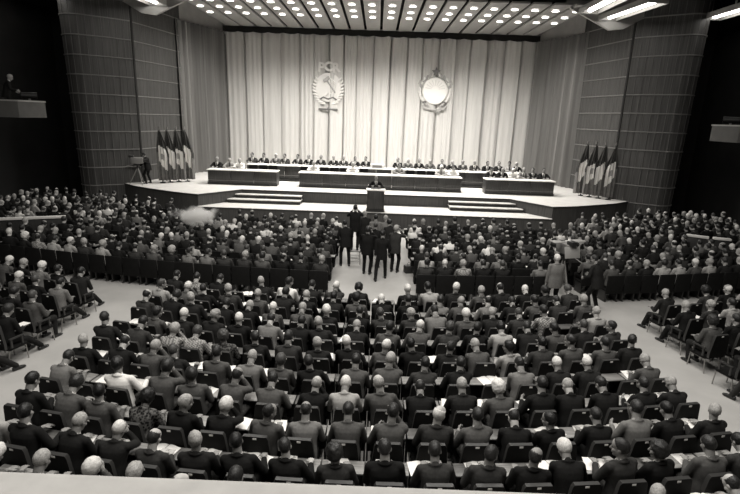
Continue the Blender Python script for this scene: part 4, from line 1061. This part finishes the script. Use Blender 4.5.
# the mass of the audience further on: one object
LODS = [Pose(lean=.03, head=(.10, .1, 0), wr=(.10, .30, .72), wl=(-.10, .30, .72)), Pose(lean=.2, bend=.1, head=(.2, -.3, 0), wr=(.12, .34, .72), wl=(-.12, .34, .72), tilt=.05, fat=1.06),
        Pose(lean=.1, head=(.1, .6, 0), wr=(.12, .32, .72), wl=(-.14, .32, .72), tilt=-.06, twist=.15), Pose(lean=.28, bend=.15, head=(.3, .1, 0), wr=(.12, .36, .72), wl=(-.10, .36, .72))]
LODS = [p.lod() for p in LODS]
suits = ['black', 'dark', 'charcoal', 'grey', 'pale grey', 'light', 'white']; hairs = ['black', 'dark', 'brown', 'grey', 'white']
Vs, Ts, Ms, base = [], [], [], 0
seatsV = MB()
for (r, c, sx, x, y, rz) in far:
    if (r == 0 and abs(x) < 12) or (r == 1 and abs(x) < 7.4): continue
    if rnd.random() < .04: continue
    v, t, l2, l3 = LODS[rnd.randrange(4)]
    a = rz + rnd.uniform(-.25, .25); k = rnd.uniform(.97, 1.07)
    R = np.array(Matrix.Rotation(a, 3, 'Z')) * k
    vv = v @ R.T + np.array([x + rnd.uniform(-.07, .07), y + rnd.uniform(-.06, .06), 0])
    lab = l3 if rnd.random() < .3 else l2
    su = rnd.choice([0, 0, 0, 0, 1, 1, 1, 1, 1, 2, 2, 2, 3, 3, 4, 5 if rnd.random() < .6 else 1, 6 if rnd.random() < .5 else 3]); ha = rnd.choice([0, 0, 1, 1, 1, 2, 3, 3, 4])
    lut = np.array([0 if rnd.random() < .6 else 1, 2 + su, 9 + ha])
    Vs.append(vv); Ts.append(t + base); Ms.append(lut[lab]); base += len(vv)
    if r > 0:
        seatsV.box((x, y, .40), (.48, .44, .09), 0, 0, rz=rz); M = Matrix.Translation((x, y, 0)) @ Matrix.Rotation(rz, 4, 'Z')
        seatsV.box((0, -.285, .64), (.48, .06, .46), 0, 0, M=M); seatsV.box((0, 0, .18), (.4, .3, .36), 0, 0, M=M)
        if rnd.random() < .55: seatsV.box((0, .40, .74), (.56, .24, .03), 0, 1, M=M); seatsV.box((0, .47, .6), (.54, .03, .28), 0, 0, M=M)
Vs, Ts, Ms = np.concatenate(Vs), np.concatenate(Ts), np.concatenate(Ms)
me = bpy.data.meshes.new('crowd'); me.vertices.add(len(Vs)); me.vertices.foreach_set('co', Vs.astype(np.float32).ravel())
me.loops.add(len(Ts) * 3); me.loops.foreach_set('vertex_index', Ts.astype(np.int32).ravel())
me.polygons.add(len(Ts)); me.polygons.foreach_set('loop_start', np.arange(0, len(Ts) * 3, 3, dtype=np.int32))
for q in [SKIN, SKINL] + [CL[k] for k in suits] + [HR[k] for k in hairs]: me.materials.append(q)
me.update(calc_edges=True); me.polygons.foreach_set('material_index', Ms.astype(np.int32)); me.polygons.foreach_set('use_smooth', [True] * len(Ts)); me.update()
tag(link('crowd', me), 'dense mass of seated delegates between the cross aisle and the stage', 'crowd', None, 'stuff')
o = seatsV.build('crowd_seating', [LEATH, DESKA], smooth=0); tag(o, 'rows of dark seats and desk ledges under the far seated crowd', 'seating', None, 'stuff')
b = MB()
for (r, c, sx, x, y, rz) in far:
    if r > 0 and rnd.random() < .16:
        b.box((x + rnd.uniform(-.15, .15), y + .40, .762), (.21, .22, .006), 0, 0, rz=rz + rnd.uniform(-.4, .4))
tag(b.build('loose_papers', PAPER, smooth=0), 'white papers scattered on ledges among the far seated crowd', 'papers', None, 'stuff')

# low pale parapets among the far side seats
for (x0, y0), (x1, y1), lab in (((-15.6, 18.9), (-12.75, 20.1), 'long pale parapet rail among the far side seats beside left tower'),
                                ((13.3, 20.95), (14.0, 20.55), 'short pale parapet rail nearest the right tower'), ((14.15, 20.5), (14.75, 20.3), 'second short pale parapet rail before the right wall'), ((15.3, 20.1), (16.6, 19.6), 'longer pale parapet rail at the edge beside the right wall')):
    L = math.hypot(x1 - x0, y1 - y0); e = tag(empty('parapet_rail', ((x0 + x1) / 2, (y0 + y1) / 2, 0), math.atan2(y1 - y0, x1 - x0)), lab, 'rail')
    q = MB(); q.box((0, 0, 1.07), (L, .20, .09), .012); q.build('handrail', RAILM, e); q = MB(); q.box((0, 0, .512), (L - .04, .08, 1.02), .01); q.build('panel', WALNUTD, e)

# ================================================================== STAGE PEOPLE
def stage_chair(loc, lab):
    e = tag(empty('stage_chair', loc, PI), lab, 'chair', 'chairs behind the stage tables')
    e.scale = (1.12, 1.12, 1.12)
    link('seat', CM['seat'], e); link('backrest', CM['high_back'], e)
    for sx in (-1, 1): q = link('leg', CM['leg'], e); q.location.x = sx * .2
    return e
tp = list(TAB)
def seat_row(pxs, y, z, table, group, looks, empties=()):
    for k, px in enumerate(pxs):
        p = V((0, 0, 0)); lo, hi = -14.0, 14.0
        for _ in range(40):
            mid = (lo + hi) / 2
            if proj((mid, y, z + 1.2))[0] < px: lo = mid
            else: hi = mid
        x = (lo + hi) / 2; o = ORD[k + 1]
        stage_chair((x, y, z + .002), f'high-backed dark chair, {o} from the left behind {table}')
        if k in empties: continue
        c, h, st, ps = looks.get(k, (rnd.choice(['black', 'dark', 'dark', 'charcoal']), rnd.choice(['black', 'dark', 'grey', 'dark']), rnd.choice(['short', 'short', 'receding', 'short', 'ring']), rnd.choice([tp[0], tp[0], tp[1], tp[2], tp[3]])))
        person(TAB[ps], (x, y, z + .006), PI, c, h, st, f'{o} from the left behind {table}', group, trous='dark', pose_word='', scale=1.12)
        if rnd.random() < .7:
            s = link('stage_paper', sheet_me); s.location = (x + rnd.uniform(-.1, .1), y - .48, z + .8605); s.rotation_euler = (0, 0, rnd.uniform(-.3, .3))
            tag(s, f'white paper on {table} before the {o} chair from the left', 'paper', 'papers on the stage tables')
yr = YR + .95
seat_row([252.5, 264, 276, 285, 298, 309, 321, 333.6, 343.5, 355, 366], yr, ZS + .12, 'rear stage table left of centre', 'people at the rear stage tables',
         {2: ('grey', 'white', 'short', tp[0]), 8: ('charcoal', 'grey', 'short', tp[0]), 4: ('dark', 'black', 'short', tp[2])})
seat_row([398, 408, 419, 430, 442, 452, 463, 474.5, 487, 499, 509.5, 516.5], yr, ZS + .12, 'rear stage table right of centre', 'people at the rear stage tables',
         {1: ('grey', 'white', 'ring', tp[3]), 3: ('grey', 'grey', 'short', tp[3]), 10: ('light', 'black', 'full', tp[2]), 11: ('black', 'white', 'short', tp[0])})
yd = YD + 1.05
seat_row([217, 230, 240, 252, 262, 272], yd, ZS, 'left desk on the stage', 'people at the front stage desks', {0: ('black', 'white', 'ring', tp[0]), 1: ('light', 'grey', 'short', tp[3]), 2: ('white', 'white', 'ring', tp[3])}, (3, 4, 5))
seat_row([304, 314, 324, 334, 344, 353, 364, 399, 411, 422, 432, 441, 453], yd + .1, ZS, 'long centre desk on the stage', 'people at the front stage desks',
         {1: ('white', 'grey', 'short', tp[3]), 5: ('white', 'grey', 'bob', tp[3]), 7: ('pale grey', 'black', 'short', tp[1]), 11: ('light', 'white', 'full', tp[3]), 12: ('white', 'black', 'bob', tp[0])}, (0, 2, 3, 4, 6, 8, 9, 10))
seat_row([491, 502, 512.5, 523.5, 533, 543.5], yd, ZS, 'right desk on the stage', 'people at the front stage desks',
         {0: ('black', 'black', 'short', tp[3]), 1: ('black', 'grey', 'ring', tp[3]), 2: ('white', 'white', 'short', tp[3]), 3: ('pale grey', 'grey', 'short', tp[0]), 4: ('dark', 'dark', 'short', tp[2]), 5: ('black', 'dark', 'short', tp[0])})
# speaker
q = person(STAND['speech'], (.02, 26.02, ZL), PI, 'black', 'grey', 'receding', 'giving a speech behind the lectern', None, scale=1.0)
q['label'] = 'grey-haired person in black suit giving a speech behind the lectern'

# press photographers in the centre aisle
def stander(key, px, py, z, rz, c, h, st, lab, trous=None, tie=False):
    w = on_z(px, py, z); o = person(STAND[key], (w.x, w.y, z), rz, c, h, st, '', None, trous=trous or 'black', tie=tie); o['label'] = lab
    return o, w
def hand_camera(w, rz, z, lab):
    e = tag(empty('press_camera', (w.x, w.y, z), rz), lab, 'camera')
    b = MB(); b.box((0, .36, 1.60), (.14, .07, .10), .012); cb = b.build('camera_body', BLACKP, e)
    b = MB(); b.tube([(0, .39, 1.60), (0, .47, 1.60)], [.035, .04], 14); b.build('lens', BLACKP, cb)
    b = MB(); b.box((.0, .36, 1.665), (.05, .05, .03), .006); b.build('viewfinder', GREYP, cb)
wst = on_z(354, 263, 0)
e = tag(empty('step_stool', (wst.x, wst.y, 0)), 'pale metal step stool under the standing photographer', 'stool')
b = MB(); b.box((0, 0, .50), (.46, .36, .04), .01); b.build('tread', GREYP, e); b = MB(); b.box((0, -.16, .25), (.40, .10, .03), .006); b.build('step', TROUGH, e)
for sx in (-1, 1):
    for sy in (-1, 1): b = MB(); b.tube([(sx * .2, sy * .15, .48), (sx * .23, sy * .2, 0)], .016, 8); b.build('leg', TROUGH, e)
b = MB(); b.tube([(-.22, -.19, .12), (.22, -.19, .12)], .012, 8); b.tube([(-.21, -.17, .36), (.21, -.17, .36)], .012, 8); b.build('crossbar', TROUGH, e)
o = person(STAND['camera'], (wst.x, wst.y, .525), .05, 'black', 'black', 'short', '', None, trous='black'); o['label'] = 'photographer in black suit standing on a step stool in the aisle'
hand_camera(wst, .05, .52, 'black press camera held by the photographer on the stool')
o, w = stander('camera', 366.5, 274, 0, -.2, 'black', 'dark', 'full', 'photographer in dark suit with broad back, standing beside the stool'); hand_camera(w, -.2, 0, 'black press camera held by the broad-backed photographer beside stool')
o, w = stander('stepping', 381, 279.5, 0, .1, 'black', 'black', 'short', 'person in slim black suit stepping across the centre aisle, nearest camera')
o, w = stander('camera', 394, 272, 0, -.3, 'charcoal', 'grey', 'full', 'photographer in charcoal jacket standing beside the equipment bag'); hand_camera(w, -.3, 0, 'black press camera held by photographer in charcoal jacket')
o, w = stander('still', 374, 268, 0, -.2, 'black', 'brown', 'short', 'brown-haired person in black suit between the two photographers behind the stool')
o, w = stander('stoop', 389, 264, 0, .2, 'dark', 'black', 'full', 'person in dark suit bending behind the photographer in charcoal jacket')
o, w = stander('stoop', 345, 266, 0, .2, 'black', 'black', 'short', 'stooping person in black suit between the stool and aisle seats')
o, w = stander('still', 374.5, 257, 0, .0, 'pale grey', 'black', 'short', 'dark-haired person in pale grey jacket standing deep among the photographers')
o, w = stander('stoop', 386, 258, 0, .3, 'pale grey', 'grey', 'short', 'grey-haired person in pale grey jacket bending among the photographers')
o, w = stander('still', 364, 252, 0, .3, 'dark', 'grey', 'short', 'grey-haired person standing nearest the lectern among the photographers')
w = on_z(399, 273, 0); e = tag(empty('equipment_bag', (w.x + .42, w.y + .1, 0), .3), 'dark equipment bag on the aisle floor beside the photographers', 'bag')
b = MB(); b.box((0, 0, .15), (.5, .28, .30), .06); bb_ = b.build('bag_body', BLACKP, e); b = MB(); b.tube([(-.15, 0, .29), (-.1, 0, .40), (.1, 0, .40), (.15, 0, .29)], .014, 8); b.build('handle', GREYP, bb_)

# television cameras
def tv_camera(loc, rz, z, h, lab, board=False):
    e = tag(empty('television_camera', (loc[0], loc[1], z), rz), lab, 'camera')
    for k in range(3):
        q = k * 2 * PI / 3 + .5; b = MB(); b.tube([(0, 0, h - .18), (.48 * math.cos(q), .48 * math.sin(q), 0)], [.03, .02], 8); b.build('tripod_leg', GREYP, e)
    b = MB(); b.tube([(0, 0, h - .3), (0, 0, h - .02)], .05, 10); b.box((0, 0, h - .02), (.2, .26, .05), .01); b.build('tripod_head', BLACKP, e)
    b = MB(); b.box((0, 0, h + .18), (.30, .62, .34), .03); b.build('camera_body', GREYP, e)
    b = MB(); b.tube([(0, .30, h + .18), (0, .42, h + .18), (0, .62, h + .18)], [.10, .10, .13], 16); b.build('lens', BLACKP, e)
    b = MB(); b.box((0, -.28, h + .40), (.22, .26, .14), .02); b.build('viewfinder', BLACKP, e)
    b = MB(); b.tube([(.1, -.2, h - .02), (.16, -.62, h - .14)], .015, 8); b.build('pan_handle', GREYP, e)
    if board:
        b = MB(); b.box((0, -.34, h + .12), (.56, .03, .36), .01, rx=-.25); b.build('rear_panel', TROUGH, e)
        for sx in (-1, 1): b = MB(); b.box((sx * .40, -.05, h + .42), (.36, .30, .03), .008); b.build('side_flap', TROUGH, e)
    return e
w = on_z(139, 184.5, ZS); tv_camera((w.x, w.y), -1.2, ZS, 1.15, 'grey television camera on tripod standing on the left stage wing')
o, w = stander('stoop', 149, 183.5, ZS, 1.3, 'black', 'dark', 'short', 'camera operator in black suit beside the flags on the left wing')
w = on_z(568, 300, 0); tv_camera((w.x - .12, w.y + .45), .3, 0, 1.42, 'large television camera on tripod in the audience beside the cross aisle', True)
o, w = stander('stoop', 593, 311, 0, .6, 'dark', 'dark', 'short', 'camera operator in long dark coat standing by the cross aisle camera')
o, w = stander('still', 551, 310, 0, .1, 'pale grey', 'white', 'short', 'white-haired person in pale grey jacket standing by the cross aisle camera')
w = on_z(574, 289, .9)

# lodges hung on the outer walls
for sx, nm in ((-1, 'left'), (1, 'right')):
    xo = 17.3 if sx < 0 else 17.2
    e = tag(empty('wall_lodge', (sx * xo, 22.5, 4.95)), f'projecting camera lodge with rounded corners on the {nm} outer wall', 'lodge')
    ou = [(2.25, 1.0), (-1.9, 1.0), (-2.15, .9), (-2.25, .65), (-2.25, -.65), (-2.15, -.9), (-1.9, -1.0), (2.25, -1.0)]
    if sx < 0: ou = [(-x, y) for x, y in ou]
    for nmp, z0, z1, gr, mt in (('balcony_front', 0.06, .66, 1.0, LODGEM), ('coping', .66, .72, 1.015, TROUGH)):
        b = MB(); n = len(ou); inn = [(x * .93 if abs(x) < 2.2 or x * -sx < 0 else x * .93, y * .86) for x, y in ou]
        vs = [(x * gr, y * gr, z0) for x, y in ou] + [(x * gr, y * gr, z1) for x, y in ou] + [(x, y, z0) for x, y in inn] + [(x, y, z1) for x, y in inn]; fs = []
        for i in range(n - 1): fs += [(i, i + 1, n + i + 1, n + i), (2 * n + i, 3 * n + i, 3 * n + i + 1, 2 * n + i + 1), (n + i, n + i + 1, 3 * n + i + 1, 3 * n + i), (i, 2 * n + i, 2 * n + i + 1, i + 1)]
        b.add(vs, fs); b.build(nmp, mt, e, 25)
    b = MB(); b.prism(ou, .0, .059); b.build('lodge_floor', LODGEM, e, 25)
    if sx < 0:
        o = person(STAND['stoop'], (-15.8, 21.95, 5.03), -1.0, 'black', 'grey', 'short', '', None, trous='black', scale=.98); o['label'] = 'camera operator in dark clothes bending over equipment in the left wall lodge'
    q = tag(empty('spotlight', (sx * 15.6, 23.05, 5.03), -sx * -1.0), f'dark spotlight on a tall mount inside the {nm} wall lodge', 'lamp')
    b = MB(); b.tube([(0, -.3, .86), (0, .3, .86)], [.13, .15], 14); b.build('lamp_housing', BLACKP, q); b = MB(); b.tube([(0, 0, 0), (0, 0, .76)], [.12, .04], 10); b.build('mount', GREYP, q)

# a drift of cigarette smoke above the heads
sm = bpy.data.materials.new('smoke'); sm.use_nodes = True; nt = sm.node_tree; nt.nodes.remove(nt.nodes['Principled BSDF'])
vo = nt.nodes.new('ShaderNodeVolumePrincipled'); vo.inputs['Color'].default_value = (.985, .98, .97, 1); vo.inputs['Anisotropy'].default_value = 0.3
tc = nt.nodes.new('ShaderNodeTexCoord'); nz = nt.nodes.new('ShaderNodeTexNoise'); nz.inputs['Scale'].default_value = 2.6; nz.inputs['Detail'].default_value = 6; nt.links.new(tc.outputs['Object'], nz.inputs['Vector'])
gr = nt.nodes.new('ShaderNodeTexGradient'); gr.gradient_type = 'SPHERICAL'; mp = nt.nodes.new('ShaderNodeMapping'); mp.inputs['Scale'].default_value = (1 / 1.3, 1 / .65, 1 / .6); nt.links.new(tc.outputs['Object'], mp.inputs['Vector']); nt.links.new(mp.outputs['Vector'], gr.inputs['Vector'])
a1 = nt.nodes.new('ShaderNodeMath'); a1.operation = 'MULTIPLY_ADD'; a1.inputs[1].default_value = .75; a1.inputs[2].default_value = -.80; nt.links.new(gr.outputs['Fac'], a1.inputs[0])
a2 = nt.nodes.new('ShaderNodeMath'); a2.operation = 'MULTIPLY'; a2.use_clamp = True; a2.operation = 'ADD'; nt.links.new(a1.outputs[0], a2.inputs[0]); nt.links.new(nz.outputs['Fac'], a2.inputs[1])
a3 = nt.nodes.new('ShaderNodeMath'); a3.operation = 'MULTIPLY'; a3.inputs[1].default_value = 24; nt.links.new(a2.outputs[0], a3.inputs[0]); nt.links.new(a3.outputs[0], vo.inputs['Density'])
nt.links.new(vo.outputs['Volume'], nt.nodes['Material Output'].inputs['Volume'])
b = MB(); b.ell((0, 0, 0), (1.3, .65, .6)); o = b.build('smoke_puff', sm); o.location = on_z(195, 215.5, 1.7); tag(o, 'pale drifting puff of smoke above heads near the left stage wing', 'smoke', None, 'stuff')

SC.cycles.volume_bounces = 6; SC.cycles.max_bounces = 10
# ================================================================== WORLD AND VIEW
w = bpy.data.worlds.new('world'); SC.world = w; w.use_nodes = True
w.node_tree.nodes['Background'].inputs['Color'].default_value = (.02, .02, .02, 1); w.node_tree.nodes['Background'].inputs['Strength'].default_value = 0.2
vs = SC.view_settings; vs.view_transform = 'Standard'; vs.look = 'None'; vs.gamma = 1.0; vs.exposure = 0.0; vs.use_curve_mapping = False
SC.display_settings.display_device = 'sRGB'
